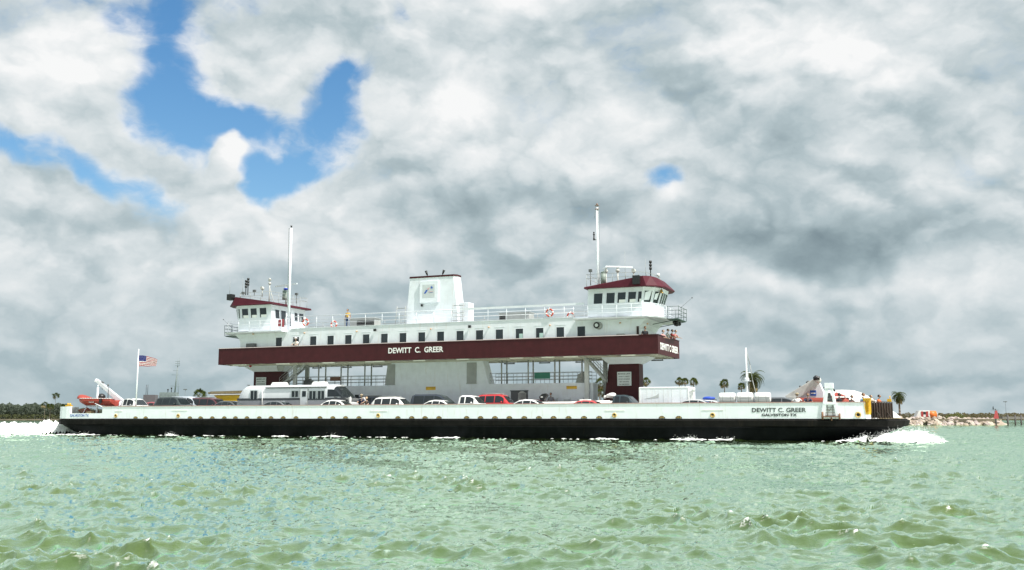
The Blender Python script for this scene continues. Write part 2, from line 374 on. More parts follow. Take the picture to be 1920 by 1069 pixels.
# name on the bow quarter
x0, z0 = P(1410, 773, -9.94); x1, z1 = P(1511, 764.5, -9.94)
text('name_lettering', 'DEWITT C. GREER', letterb, near, (x0, -9.915, z0), 1, width=x1-x0, height=z1-z0, bold=0.014)
x0, z0 = P(1428, 780.5, -9.94); x1, z1 = P(1494, 775.5, -9.94)
text('port_lettering', 'GALVESTON TX', letterb, near, (x0, -9.915, z0), 1, width=x1-x0, height=z1-z0, bold=0.03)
# left corner bulwark with its notch
bw = MB()
poly = [(xl-0.004, DZ), (xl-0.004, Z(190,775,-9.9)), (X(133,-9.9)+0.05, Z(190,775,-9.9)), (X(133,-9.9)+0.05, BT+0.02), (X(125,-9.9), BT+0.02), (X(125,-9.9), DZ)]
bw.prismy(poly[::-1], -9.9, -9.78)
cb = bw.build('corner_bulwark', hullwhite, ferry)
bw = MB()
for k in range(6):
    a0, a1 = R(180+15*k), R(195+15*k)
    p0 = (X(125,-9.9) + 4.2*math.cos(R(90)-0) , 0)
ex = X(125, -9.9)
arcp = [(ex - 2.6*math.sin(R(a)), -9.9 + 3.4*(1-math.cos(R(a)))) for a in range(0, 91, 15)]
arci = [(ex - 2.48*math.sin(R(a)), -9.78 + 3.3*(1-math.cos(R(a)))) for a in range(0, 91, 15)]
for k in range(6):
    a, b_ = arcp[k], arcp[k+1]; c, d = arci[k+1], arci[k]
    bw.hexa([(a[0],a[1],DZ),(b_[0],b_[1],DZ),(c[0],c[1],DZ),(d[0],d[1],DZ),(a[0],a[1],BT),(b_[0],b_[1],BT),(c[0],c[1],BT),(d[0],d[1],BT)])
bw.build('rounded_corner_plate', hullwhite, cb)
bw = MB(); bw.box(X(134,-8.6), X(148,-8.6), -8.7, -8.6, DZ, BT-0.05); bw.build('locker_plate', steel, cb)
x0, z0 = P(131, 781.5, -9.94); x1, z1 = P(166, 776.5, -9.94)
text('port_lettering', 'GALVESTON TX', blue, cb, (x0, -9.915, z0), 1, width=x1-x0, height=z1-z0)
b = MB(); b.tube((X(118,-9.4),-9.3,DZ), (X(118,-9.4),-9.3,DZ+0.42), 0.14); b.tube((X(121.5,-9.4),-9.3,DZ), (X(121.5,-9.4),-9.3,DZ+0.42), 0.14)
b.box(X(116,-9.4), X(123.5,-9.4), -9.42, -9.18, DZ+0.42, DZ+0.5); b.build('bollard', hullwhite, cb)
# deck gear behind the notch: hose reel, winch, coiled rope
g = MB()
g.cm = 0; g.torus((X(163,-8), -8, DZ+0.62), 0.40, 0.13, 'y', 18, 8)
g.cm = 1; g.tube((X(155,-8), -8.3, DZ), (X(155,-8), -8.3, DZ+0.95), 0.05); g.tube((X(170,-8), -8.3, DZ), (X(170,-8), -8.3, DZ+0.95), 0.05)
g.box(X(154,-7.4), X(186,-7.4), -7.5, -7.3, DZ, DZ+0.85)
g.cm = 2; g.tube((X(174,-8), -8.6, DZ+0.45), (X(184,-8), -8.6, DZ+0.45), 0.33, n=14); g.box(X(172,-8), X(187,-8), -8.8, -8.2, DZ, DZ+0.2)
g.cm = 0; g.path([(X(150,-8.4), -8.6, DZ+0.8), (X(158,-8.4), -8.6, DZ+0.95), (X(166,-8.4), -8.6, DZ+0.75), (X(170,-8.4), -8.6, DZ+0.2)], 0.045)
mat('brown_gear', (0.22, 0.11, 0.06), 0.7, var=0.3, scale=5)
g.build('mooring_winch', [orange, MATS['brown_gear'], mat('tan_gear', (0.40, 0.30, 0.16), 0.7, var=0.3, scale=5)], ferry)
b = MB(); b.box(X(124,-9.5), X(134,-9.5), -9.6, -9.3, BT+0.022, BT+0.14); b.tube((X(127,-9.5),-9.45,BT+0.14),(X(127,-9.5),-9.45,BT+0.36),0.07); b.ball((X(131,-9.5),-9.45,BT+0.24),0.11)
b.build('navigation_lamp', yellow, ferry)

# right (bow) corner: white frame with boarding-ladder niche, yellow gate post, dark gate
fr = MB(); xa = X(1545, -9.95)
x0, zb = P(1546, 783, -10); x1, _ = P(1568, 783, -10)
xt0, zt = P(1549, 729, -10); xt1, _ = P(1560, 729, -10)
fr.hexa([(x0-0.30,-10.02,DZ),(x0,-10.02,DZ),(x0,-9.7,DZ),(x0-0.30,-9.7,DZ),(xt0-0.1,-10.02,zt),(xt0+0.15,-10.02,zt),(xt0+0.15,-9.7,zt),(xt0-0.1,-9.7,zt)])
fr.hexa([(x1,-10.02,DZ),(x1+0.22,-10.02,DZ),(x1+0.22,-9.7,DZ),(x1,-9.7,DZ),(xt1-0.12,-10.02,zt),(xt1+0.06,-10.02,zt),(xt1+0.06,-9.7,zt),(xt1-0.12,-9.7,zt)])
fr.box(x0-0.05, x1+0.02, -10.03, -9.7, Z(1556,759,-10), Z(1556,754.5,-10)); fr.box(xt0-0.12, xt1+0.10, -10.05, -9.6, zt, zt+0.42)
af = fr.build('ladder_frame', hullwhite, ferry, bevel=0.015)
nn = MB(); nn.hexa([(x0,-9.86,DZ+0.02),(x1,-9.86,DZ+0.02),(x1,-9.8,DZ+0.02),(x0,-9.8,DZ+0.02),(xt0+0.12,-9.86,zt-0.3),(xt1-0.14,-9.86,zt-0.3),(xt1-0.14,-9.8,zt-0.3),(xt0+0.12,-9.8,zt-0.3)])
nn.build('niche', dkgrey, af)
rg = MB()
for k in range(7):
    t = k/7.0; zz = DZ+0.25+(zt-DZ-0.8)*t; rg.tube((x0+0.05+0.1*t, -9.93, zz), (x1-0.05-0.25*t, -9.93, zz), 0.022)
for off in (0.22, 0.6): rg.tube((x0+off, -9.93, DZ+0.1), (x0+off+0.0, -9.93, zt-0.4), 0.03)
rg.path([(x0+0.2,-9.95,DZ+0.9),(x0+0.35,-9.97,DZ+0.55),(x0+0.6,-9.95,DZ+0.95)], 0.03)
rg.build('ladder', steel, af)
lg = MB(); xs0 = X(1539,-10.2); lg.box(xs0, X(1574,-10.2), -10.25, -9.92, DZ+0.12, DZ+0.19); lg.tube((X(1557,-10.2),-10.1,DZ+0.1),(X(1558,-10.2),-10.1,DZ-0.12),0.06)
lg.tube((X(1541,-10.2),-10.1,DZ-0.05),(X(1541,-10.2),-10.1,DZ+0.5),0.07)
lg.tube((X(1573,-10.2),-10.1,DZ-0.05),(X(1573,-10.2),-10.1,DZ+0.4),0.07)
lg.build('ledge', MATS['brown_gear'], af)
b = MB(); b.tube((xt1-0.05,-9.8,zt+0.2),(xt1+0.2,-9.8,zt-0.2),0.05); b.tube((xt0-0.05,-9.7,zt),(xt0-0.2,-9.7,zt+0.12),0.05); b.ball((xt1-0.0,-9.85,zt-0.12),0.13); b.build('sheave', blackm, af)
# between frame and post the white bulwark (x up to the post)
bb = MB(); xp0 = X(1622,-9.9); bb.box(37.304, xp0, -9.9, -9.78, DZ, BT-0.03)
c2 = bb.build('bow_bulwark', hullwhite, ferry); bb = MB(); bb.box(37.304, xp0, -9.95, -9.73, BT-0.028, BT+0.02); bb.build('cap_rail', pinkcap, c2)
b = MB(); cx_ = X(1608,-9.93); b.torus((cx_,-9.93,DZ+0.29),0.17,0.05,'y',16,6); b.cm = 1; b.tube((cx_,-9.905,DZ+0.29),(cx_,-9.925,DZ+0.29),0.15,n=14); b.build('mooring_chock', [gold, blackm], c2)
yp = MB(); z_ = DZ
yp.hexa([(xp0+0.02,-9.93,z_+0.30),(X(1632,-9.9),-9.6,z_+0.30),(X(1632,-9.9)-0.2,-8.9,z_+0.30),(xp0+0.02,-9.2,z_+0.30),(xp0-0.12,-9.93,BT+0.22),(X(1632,-9.9)+0.02,-9.6,BT+0.22),(X(1632,-9.9)-0.18,-8.9,BT+0.22),(xp0-0.12,-9.2,BT+0.22)])
for k in range(5): yp.box(xp0+0.10+0.07*k, xp0+0.12+0.07*k, -9.955-0.0, -9.80, z_+0.45, BT+0.05)
yp.box(xp0-0.16, X(1632,-9.9)+0.04, -9.98, -8.9, BT+0.222, BT+0.27)
gp = yp.build('gate_post', yellow, ferry)
b = MB(); b.hexa([(xp0+0.03,-9.93,DZ),(X(1632,-9.9)-0.02,-9.6,DZ),(X(1632,-9.9)-0.2,-8.9,DZ),(xp0+0.03,-9.2,DZ),(xp0+0.03,-9.93,DZ+0.297),(X(1632,-9.9)-0.02,-9.6,DZ+0.297),(X(1632,-9.9)-0.2,-8.9,DZ+0.297),(xp0+0.03,-9.2,DZ+0.297)]); b.build('post_foot', hullwhite, gp)
gate = MB()
A = (X(1633,-9.6)+0.02, -9.55); ga = []
for k in range(9):
    t = k/8.0; gx = A[0] + 1.35*t; gy = A[1] + 3.0*t*t*0.5 + 0.5*t; ga.append((gx, gy))
for a, b_ in zip(ga[:-1], ga[1:]): gate.hexa([(a[0],a[1],DZ+0.06),(b_[0],b_[1],DZ+0.06),(b_[0]-0.03,b_[1]+0.06,DZ+0.06),(a[0]-0.03,a[1]+0.06,DZ+0.06),(a[0],a[1],BT-0.06),(b_[0],b_[1],BT-0.06),(b_[0]-0.03,b_[1]+0.06,BT-0.06),(a[0]-0.03,a[1]+0.06,BT-0.06)])
gt = gate.build('corner_gate', mat('dark_brown_mesh', (0.030, 0.020, 0.016), 0.8, spec=0.1, var=0.4, scale=8, streak=0.5, streak_col=(0.10,0.07,0.05)), ferry)
gate = MB()
for k, (gx, gy) in enumerate(ga): gate.tube((gx+0.02, gy-0.05, DZ), (gx+0.02, gy-0.05, BT), 0.028)
for a, b_ in zip(ga[:-1], ga[1:]): gate.tube((a[0], a[1]-0.05, BT), (b_[0], b_[1]-0.05, BT), 0.035)
gate.tube((ga[2][0],ga[2][1]-0.2,DZ+0.55),(ga[3][0]+0.1,ga[3][1]-0.35,DZ+0.08),0.04); gate.tube((ga[6][0],ga[6][1]-0.2,DZ+0.5),(ga[7][0]+0.1,ga[7][1]-0.35,DZ+0.08),0.04)
gate.build('gate_frame', mat('gate_dark_steel', (0.045,0.030,0.024), 0.8, var=0.4), gt)
b = MB(); yb = ga[8]; b.box(yb[0]-0.32, yb[0]-0.02, yb[1]-0.1, yb[1]+0.25, BT-0.02, BT+0.24); b.tube((yb[0]-0.12, yb[1], BT+0.24), (yb[0]-0.12, yb[1], BT+0.46), 0.03); b.build('gate_lamp', yellow, ferry)
# far bow corner plate whose edge sweeps down to the apron
pr = [(1500,757),(1500,738),(1520,733),(1555,731),(1580,730.5),(1600,731.5),(1615,736),(1630,744),(1642,751),(1655,757),(1665,764),(1678,773),(1690,783)]
pts = [P(a, b_, 9.2) for a, b_ in pr]; pts = [(max(-99, x), max(z, DZ)) for x, z in pts] + [(P(1690,783,9.2)[0], DZ), (P(1500,757,9.2)[0], DZ)]
b = MB(); b.prismy(pts, 9.1, 9.3)
fc = b.build('swept_bow_plate', letterw, ferry)
for v in fc.data.vertices: v.co.y += (v.co.z-DZ)*0.55-0.6  # top leaned away, shaped so the plate catches more sun
# mirrored plate at the stern, on the other quarter
b = MB(); b.tube((41.2,-3,DZ-0.02),(41.2,3,DZ-0.02),0.1); b.box(40.6,42.0,-6,6.5,DZ+0.002,DZ+0.06); b.build('bow_apron', MATS['tan_gear'], ferry)

# ---- davits
def davit(base, tip, y, gy, m, w0=0.42, w1=0.26):
    a = Vector((base[0], y, base[1])); b_ = Vector((tip[0], y, tip[1])); d = (b_-a).normalized(); n_ = Vector((-d.z, 0, d.x))
    M_ = MB()
    M_.hexa([a-n_*w0+Vector((0,-0.16,0)), b_-n_*w1+Vector((0,-0.12,0)), b_-n_*w1+Vector((0,0.12,0)), a-n_*w0+Vector((0,0.16,0)),
             a+n_*w0+Vector((0,-0.16,0)), b_+n_*w1+Vector((0,-0.12,0)), b_+n_*w1+Vector((0,0.12,0)), a+n_*w0+Vector((0,0.16,0))])
    arm = M_.build('davit_arm', m, ferry, bevel=0.03)
    s = MB(); s.ball(b_+Vector((0,-0.02,0.0)), w1*0.95); s.tube(b_+Vector((0,-0.2,-0.1)), b_+Vector((0,0.2,-0.1)), 0.12); s.build('sheave_head', m, arm)
    s = MB(); s.tube(b_+d*-1.0+n_*(w1+0.08)*(1 if n_.z>0 else -1), b_+d*-0.7+n_*(w1+0.08)*(1 if n_.z>0 else -1), 0.09); s.tube(b_+d*-1.0, b_+d*-1.0+Vector((0,0,-0.45)), 0.02)
    s.ball(b_+d*-1.9+Vector((0,0,0.5)), 0.1); s.tube(b_+d*-1.9+Vector((0,0,0.1)), b_+d*-1.9+Vector((0,0,0.5)), 0.03); s.build('davit_fittings', dkgrey, arm)
    s = MB(); s.tube((a.x, y, DZ), (a.x, y, a.z+0.1), 0.45, 0.36, n=14); s.box(a.x-0.1, a.x+0.9, y-0.3, y+0.3, DZ, a.z+0.25); s.tube((a.x+0.5,y-0.45,a.z-0.1),(a.x+0.5,y+0.45,a.z-0.1),0.28,n=12)
    s.build('davit_pedestal', m, arm); return arm
davit(P(230, 755, -7.6), P(181, 713, -7.6), -7.6, 1, white, 0.27, 0.17)
b = MB(); hp = P(182, 757, -8.6); b.tube((hp[0], -8.6, DZ), (hp[0], -8.6, Z(182,726,-8.6)), 0.10, n=10); b.tube((hp[0],-8.6,Z(182,726,-8.6)),(hp[0],-8.6,Z(182,722,-8.6)),0.05); b.build('boat_stanchion', white, ferry)
da = davit(P(1478, 750, 6.8), P(1534, 713, 6.8), 6.8, 1, mat('weathered_grey_white', (0.52,0.52,0.50), 0.6, var=0.25), 0.45, 0.30)
b = MB(); q = P(1530, 708, 6.8); b.tube((q[0]-0.2,6.5,q[1]-0.1),(q[0]+0.35,6.5,q[1]-0.05),0.16); b.ball((q[0],6.8,q[1]),0.2); b.build('winch_head', blackm, da)
b = MB(); pa = P(1478,757,7.2); pb = P(1543,722,7.2); b.prismy([(pa[0], DZ), (P(1545,757,7.2)[0], DZ), (P(1545,757,7.2)[0], Z(1545,735,7.2)), (P(1537,722,7.2)[0], Z(1537,718,7.2)), (P(1520,722,7.2)[0], Z(1520,724,7.2)), (pa[0]+0.4, Z(1478,752,7.2))], 7.1, 8.3)
lk = b.build('davit_housing', white, ferry, bevel=0.04)
b = MB(); q0 = P(1519, 742, 7.0); q1 = P(1530, 732, 7.0); b.box(q0[0], q1[0], 7.06, 7.095, q0[1], q1[1]); b.build('notice', blue, lk)
b = MB(); b.box(q0[0]+0.06, q1[0]-0.06, 7.05, 7.058, q0[1]+0.17, q0[1]+0.27); b.build('notice_stripe', letterw, lk)
# flagpole with the flag
fx = P(255, 757, -9.6)[0]; b = MB(); ft = Z(259, 657, -9.6); b.tube((fx,-9.6,DZ),(fx,-9.6,ft),0.085,0.055,n=10); b.ball((fx,-9.6,ft+0.05),0.08)
pole = b.build('flagpole', white, ferry)
def flag():
    f = MB(); w = 2.55; h = 1.08; nx, nz = 38, 26; x0, z1 = fx+0.06, Z(262, 666.5, -9.6)
    def pos(u, v):      # u along, v down
        y = -9.6 + 0.05*math.sin(7.5*u+1.2*v)*u + 0.02*math.sin(15*u)*u - 0.25*u*u
        hh = h*(1-0.42*u*u); top = z1 - 0.45*u*u - 0.05*u
        return (x0 + w*u*(1-0.05*v), y, top - hh*v + 0.02*math.sin(9*u))
    for i in range(nx):
        for j in range(nz):
            u0, u1, v0, v1 = i/nx, (i+1)/nx, j/nz, (j+1)/nz; st = int(j/2)
            f.cm = 2 if (u1 <= 0.4 and j < 14) else (0 if st % 2 == 0 else 1)
            f._add([pos(u0,v0), pos(u1,v0), pos(u1,v1), pos(u0,v1)], [(0,1,2,3)], True)
    me = f.mesh('flag', [mat('flag_red', (0.42,0.03,0.04), 0.8), mat('flag_white', (0.78,0.77,0.78), 0.8), mat('flag_blue', (0.035,0.04,0.20), 0.8)])
    o = bpy.data.objects.new('flag', me); C.objects.link(o); o.parent = pole; sdm = o.modifiers.new('s', 'SOLIDIFY'); sdm.thickness = 0.006
    s = MB()
    for r in range(9):
        for c in range(6 if r % 2 == 0 else 5):
            u = (0.033 + c*0.066 + (0.033 if r % 2 else 0)); v = 0.03+(r+0.5)*0.054
            p = Vector(pos(u, v)); pts = []
            for k in range(10):
                a = R(90+36*k); rr = 0.013 if k % 2 == 0 else 0.006; pts.append((p.x+rr*math.cos(a), p.y-0.012, p.z+rr*math.sin(a)))
            s._add(pts, [tuple(range(10))])
    s.build('flag_stars', MATS['flag_white'], pole)
    s = MB(); s.path([(fx+0.06,-9.6,ft-0.02),(fx+0.10,-9.6,z1-0.5),(fx+0.09,-9.6,DZ+1.3)],0.008,n=4); s.build('halyard', steel, pole)
flag()
# bow signal mast
mx_ = P(1401, 738, -6.2); b = MB(); zt = Z(1401, 652, -6.2); b.tube((mx_[0],-6.2,DZ),(mx_[0],-6.2,zt),0.11,0.06,n=10); b.tube((mx_[0]-0.35,-6.2,zt-2.0),(mx_[0]+0.35,-6.2,zt-2.0),0.03)
bm_ = b.build('bow_mast', white, ferry)
b = MB(); b.path([(mx_[0],-6.2,zt-0.1),(mx_[0]+0.3,-6.2,zt-1.4),(mx_[0]+0.45,-6.2,zt-2.6),(mx_[0]+0.8,-6.2,DZ+1.4)],0.03,n=5); b.path([(mx_[0]+0.04,-6.2,zt-0.1),(mx_[0]+0.12,-6.2,zt-2),(mx_[0]+0.2,-6.2,DZ+2)],0.02,n=5); b.build('rigging', steel, bm_)
for k, (px, py, s_) in enumerate(((1401,712,0.35),)):
    b = MB(); b.ball((mx_[0],-6.2,Z(px,py,-6.2)),0.2); b.box(mx_[0]-0.3,mx_[0]+0.3,-6.45,-5.95,Z(px,py+3,-6.2),Z(px,py+2,-6.2)); b.build('lamp', white, bm_)

# ---- casing, pillars
CW = 0.7
cs = MB(); cs.box(-17.0, 16.2, -CW, CW, DZ+0.002, 4.88)
casing = cs.build('centre_casing', white, ferry)
cs = MB(); cs.prismy([(-5.2,4.882),(5.9,4.882),(5.25,7.098),(-4.6,7.098)], -CW+0.003, CW-0.003); cs.build('upper_block', white, casing)
for sx in (-1, 1):
    cs = MB(); xa, xb = (P(722,722,-CW-.05)[0], P(740,722,-CW-.05)[0]) if sx < 0 else (P(875,722,-CW-.05)[0], P(893,722,-CW-.05)[0])
    cs.prismy([(xa,5.0),(xb,5.0),(xb-0.05*sx*0,6.95),(xa+(0.25 if sx<0 else 0),6.95)], -CW-0.06, -CW+0.0)
    cs.box(xa-0.03, xb+0.03, -CW-0.10, -CW, 4.92, 4.995)
    pnl = cs.build('louvre_panel', steel, casing)
# opening (arched hatch) and doors low on the casing
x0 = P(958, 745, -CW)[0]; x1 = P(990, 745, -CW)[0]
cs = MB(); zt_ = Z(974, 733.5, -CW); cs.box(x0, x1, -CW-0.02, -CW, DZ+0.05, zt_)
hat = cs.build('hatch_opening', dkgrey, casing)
cs = MB(); cs.box(x0+0.75, x0+1.55, -CW-0.09, -CW-0.022, DZ+0.3, zt_-0.18); cs.tube((x0+1.15,-CW-0.09,zt_-0.4),(x0+1.15,-CW-0.02,zt_-0.4),0.4,n=16); cs.build('hatch_cover', MATS['weathered_grey_white'], hat)
cs = MB(); cs.box(x0-0.05, x1+0.05, -CW-0.10, -CW-0.0, zt_+0.003, zt_+0.07); cs.build('hatch_lintel', blackm, hat)
cs = MB(); d0, zt2 = P(664.5, 738, -CW); cs.box(d0, d0+0.62, -CW-0.03, -CW, DZ+0.03, zt2); dr = cs.build('door', white, casing)
cs = MB(); cs.box(d0+0.08, d0+0.54, -CW-0.045, -CW-0.032, zt2-0.95, zt2-0.12); cs.build('door_window', carglass, dr)
for (pa_, pb_, py0, py1) in ((798.5, 816.5, 731.5, 725), (1062, 1081.5, 729.5, 723.5)):
    xa, za = P(pa_, py0, -CW-.04); xb, zb_ = P(pb_, py1, -CW-.04)
    cs = MB(); cs.box(xa, xb, -CW-0.04, -CW-0.004, za, zb_); sg = cs.build('yellow_sign', yellow, casing)
    text('sign_text', 'NO SMOKING', letterb, sg, (xa+0.06, -CW-0.046, za+0.17), 1, width=xb-xa-0.12, height=0.08, depth=0.002)
for (px, w_) in ((1038, 0.3), (1058, 0.5), (686, 0.2), (1083, 0.45)):
    xq = P(px, 745, -CW)[0]; cs = MB(); cs.box(xq, xq+w_, -CW-0.16, -CW, DZ+0.8, DZ+1.75); cs.tube((xq+w_+0.1,-CW-0.1,DZ+0.5),(xq+w_+0.1,-CW-0.1,DZ+1.9),0.035)
    cs.build('equipment_cabinet', mat('cabinet_grey', (0.5,0.52,0.52), 0.5), casing)
# posts (near and far row) carrying the passenger deck
near_px = [597, 639, 683.5, 940, 990, 1040, 1091]
for px in near_px:
    x = P(px, 700, -CW)[0]
    for yy in (-CW+0.06, CW-0.06):
        cs = MB(); cs.tube((x, yy, 4.882), (x, yy, 7.098), 0.075, n=8); cs.build('deck_post', steel, casing)
for x, y_, w_ in ((P(553,700,-1)[0], -0.95, 0.2), (P(573,700,0.6)[0], 0.9, 0.2), (P(1106,700,-1)[0]-0.3, -0.95, 0.2), (16.9, 0.9, 0.2)):
    cs = MB(); cs.box(x-w_, x+w_, y_-0.12, y_+0.12, DZ, 7.097); cs.build('deck_column', steel if y_ > 0 else mat('grey_white_paint',(0.55,0.56,0.55),0.5), casing)
for (xa, xb) in ((-16.9, -5.3), (6.0, 16.1)):
    for yy in (-CW+0.02, CW-0.02):
        cs = MB()
        for zz in (5.25, 5.55, 5.88): cs.tube((xa, yy, zz), (xb, yy, zz), 0.024, n=6)
        n_ = int((xb-xa)/0.9)
        for k in range(n_+1): xx = xa+(xb-xa)*k/n_; cs.tube((xx, yy, 4.882), (xx, yy, 5.88), 0.02, n=6)
        cs.build('casing_railing', steel, casing)
xa, za = P(1002, 710.5, -CW-.05); xb, zb_ = P(1031.5, 698.5, -CW-.05)
cs = MB(); cs.box(xa, xb, -CW-0.08, -CW-0.04, za, zb_); sg = cs.build('green_sign', sign_green, casing)
xa, za = P(619, 714.5, -CW-.05); xb, zb_ = P(638, 706.5, -CW-.05)
cs = MB(); cs.box(xa, xb, -CW-0.08, -CW-0.04, za, zb_); cs.build('brown_sign', brownsign, casing)
cs = MB(); xq = P(572, 716, 0)[0]; cs.box(xq, xq+0.9, -0.3, 0.3, 4.9, 5.5); cs.tube((xq+0.45,0,5.5),(xq+0.45,0,5.7),0.3,n=10); cs.build('ventilator', dkgrey, casing)
cs = MB(); xq = P(1081, 716, 0)[0]; cs.hexa([(xq,-.3,4.9),(xq+0.8,-.3,4.9),(xq+0.8,.3,4.9),(xq,.3,4.9),(xq+.25,-.25,5.7),(xq+0.8,-.25,5.9),(xq+0.8,.25,5.9),(xq+.25,.25,5.7)]); cs.build('ventilator', steel, casing)

for sx in (-1, 1):
    b = MB(); q = lambda x: x*sx
    pl = [(q(17.0), DZ+0.002), (q(20.55), DZ+0.002), (q(20.5), 6.5), (q(17.7), 6.5)]
    if sx < 0: pl = [(-17.0+0.0, DZ+0.002), (-17.75, 6.5), (-21.1, 6.5), (-21.1, DZ+0.002)]
    b.prismy(pl, -CW, CW); pil = b.build('end_pillar', maroon, ferry, bevel=0.02)
    b = MB(); xo = 20.5 if sx > 0 else 21.1
    b.hexa([(q(17.7)-0.0,-CW-0.004,6.503),(q(xo),-CW-0.004,6.503),(q(xo),CW+.004,6.503),(q(17.7),CW+.004,6.503),(q(17.1),-CW-.5,7.098),(q(xo+1.1),-CW-.5,7.098),(q(xo+1.1),CW+.5,7.098),(q(17.1),CW+.5,7.098)])
    b.build('flared_head', white, pil)
    xa, za = (P(1157.5, 723.5, -CW-.03) if sx > 0 else P(479.5, 730, -CW-.03)); xb, zb_ = (P(1183.5, 697.0, -CW-.03) if sx > 0 else P(499, 707.5, -CW-.03))
    if sx < 0: za = zb_-1.3
    b = MB(); b.box(xa, xb, -CW-0.05, -CW-0.003, za, zb_); sg = b.build('notice_board', sign_white, pil, bevel=0.01)
    h = (zb_-za)
    for k, (ln, fw) in enumerate((('MARINE LAW', .86), ('SAFETY FIRST', .80), ('STOP ENGINE', .80), ('SET BRAKE', .66), ('NO SMOKING', .74))):
        ww = (xb-xa)*fw; text('notice_text', ln, letterb, sg, ((xa+xb)/2-ww/2, -CW-0.058, zb_-h*(0.20+0.185*k)), 1, width=ww, height=h*(0.11 if k == 0 else 0.085), depth=0.003, bold=0.01)
# stairs between casing and passenger deck
for sx in (-1, 1):
    a = Vector((sx*17.5, -1.15, 4.9)); t = Vector((sx*15.1, -1.15, 7.1)); st = MB()
    if sx < 0: a = Vector((P(527,722,-1.15)[0], -1.15, 4.9)); t = Vector((P(575,684,-1.15)[0], -1.15, 7.1))
    else: a = Vector((P(1137,714,-1.15)[0], -1.15, Z(1137,714,-1.15))); t = Vector((P(1098,671,-1.15)[0], -1.15, 7.1))
    for yo in (-0.32, 0.32):
        st.hexa([a+Vector((0,yo-0.02,-0.16)), t+Vector((0,yo-0.02,-0.16)), t+Vector((0,yo+0.02,-0.16)), a+Vector((0,yo+0.02,-0.16)), a+Vector((0,yo-0.02,0.12)), t+Vector((0,yo-0.02,0.12)), t+Vector((0,yo+0.02,0.12)), a+Vector((0,yo+0.02,0.12))])
    for k in range(11):
        p = a.lerp(t, (k+0.5)/11); st.box(p.x-0.12, p.x+0.12, -1.45, -0.85, p.z-0.015, p.z+0.015)
    fl = st.build('staircase', steel, ferry)
    st = MB()
    for yo in (-0.34, 0.34):
        for up in (0.35, 0.62, 0.9): st.tube(a+Vector((0,yo,up)), t+Vector((0,yo,up if t.z+up < 7.0 else up)), 0.022, n=6)
        for k in range(4): p = a.lerp(t, k/3.0); st.tube(p+Vector((0,yo,0)), p+Vector((0,yo,0.9)), 0.022, n=6)
    st.build('stair_handrail', steel, fl)
# grating panel leaning at the left stair foot
st = MB(); st.hexa([(P(521,690,-1.3)[0],-1.3,6.5),(P(531,690,-1.3)[0],-1.3,6.5),(P(531,690,-1.3)[0],-1.25,6.5),(P(521,690,-1.3)[0],-1.25,6.5),(P(519,683,-1.3)[0],-1.3,7.05),(P(533,683,-1.3)[0],-1.3,7.05),(P(533,683,-1.3)[0],-1.25,7.05),(P(519,683,-1.3)[0],-1.25,7.05)])
st.build('mesh_panel', steel, ferry)

# ---- passenger deck
PD0, PD1, BX = 7.12, 8.76, 23.1
b = MB(); b.box(-BX+0.01, BX-0.01, -3.99, 3.99, PD0+0.12, PD0+0.30); pdk = b.build('passenger_deck', cream, ferry)
b = MB()
for k in range(24): xx = -22.4 + k*44.8/23; b.box(xx-0.05, xx+0.05, -3.85, 3.85, PD0+0.0, PD0+0.118)
for yy in (-2.4, -0.9, 0.9, 2.4): b.box(-22.9, 22.9, yy-0.05, yy+0.05, PD0-0.06, PD0-0.002)
b.build('deck_beams', cream, pdk)
b = MB(); t_ = 0.08
b.box(-BX, BX, -4.0, -4.0+t_, PD0, PD1); b.box(-BX, BX, 4.0-t_, 4.0, PD0, PD1)
b.box(-BX, -BX+t_, -4.0+t_, 4.0-t_, PD0, PD1); b.box(BX-t_, BX, -4.0+t_, 4.0-t_, PD0, PD1)
band = b.build('deck_bulwark', maroon, ferry)
b = MB(); b.box(-BX-0.03, X(1200,-4)-0.0, -4.05, -3.88, PD1+0.002, PD1+0.055); b.build('cap_rail', mat('pale_pink_rail', (0.72,0.60,0.60), 0.5), band)
b = MB(); b.box(X(1200,-4)+0.003, BX+0.03, -4.05, -3.88, PD1+0.002, PD1+0.045); b.box(BX-0.12, BX+0.05, -3.879, 4.05, PD1+0.002, PD1+0.045); b.box(-BX-0.05, -BX+0.12, -3.879, 4.05, PD1+0.002, PD1+0.045); b.box(-BX+0.12, BX-0.13, 3.88, 4.05, PD1+0.002, PD1+0.045); b.build('rail', maroon, band)
x0, z0 = P(728, 662, -4.02); x1, z1 = P(831, 650.5, -4.02)
text('name_lettering', 'DEWITT  C.  GREER', letterw, band, (x0, -4.012, (z0+z1)/2-0.26), 1, width=x1-x0, height=0.53, bold=0.022)
text('name_lettering', 'DEWITT C GREER', letterw, band, (BX+0.012, -3.2, PD0+0.42), 1, rot=(R(90),0,R(90)), width=6.6, height=0.62, bold=0.03)
for (pa_, pb_, py) in ((438,462,683),(519,543,681.5),(606,628,679),(686,721,676.5),(775,798,675.5),(857,880,673),(957,981,671.5),(1016,1040,670.5),(1057,1084,669.5),(1165,1191,666),(1232,1254,667.5)):
    xa = P(pa_, py, -3.6)[0]; xb = P(pb_, py, -3.6)[0]; xb = min(xb, 22.9)
    b = MB(); b.box(xa, xb, -3.72, -3.58, PD0-0.10, PD0-0.003); lm = b.build('tube_lamp', tube_l, pdk)
for xx in [(-20+k*3.7) for k in range(12)]:
    b = MB(); b.box(xx, xx+1.1, 2.9, 3.1, PD0-0.2, PD0-0.1); b.box(xx+0.05, xx+0.1, 2.95, 3.05, PD0-0.1, PD0); b.box(xx+1.0, xx+1.05, 2.95, 3.05, PD0-0.1, PD0); b.build('tube_lamp', dkgrey, pdk)
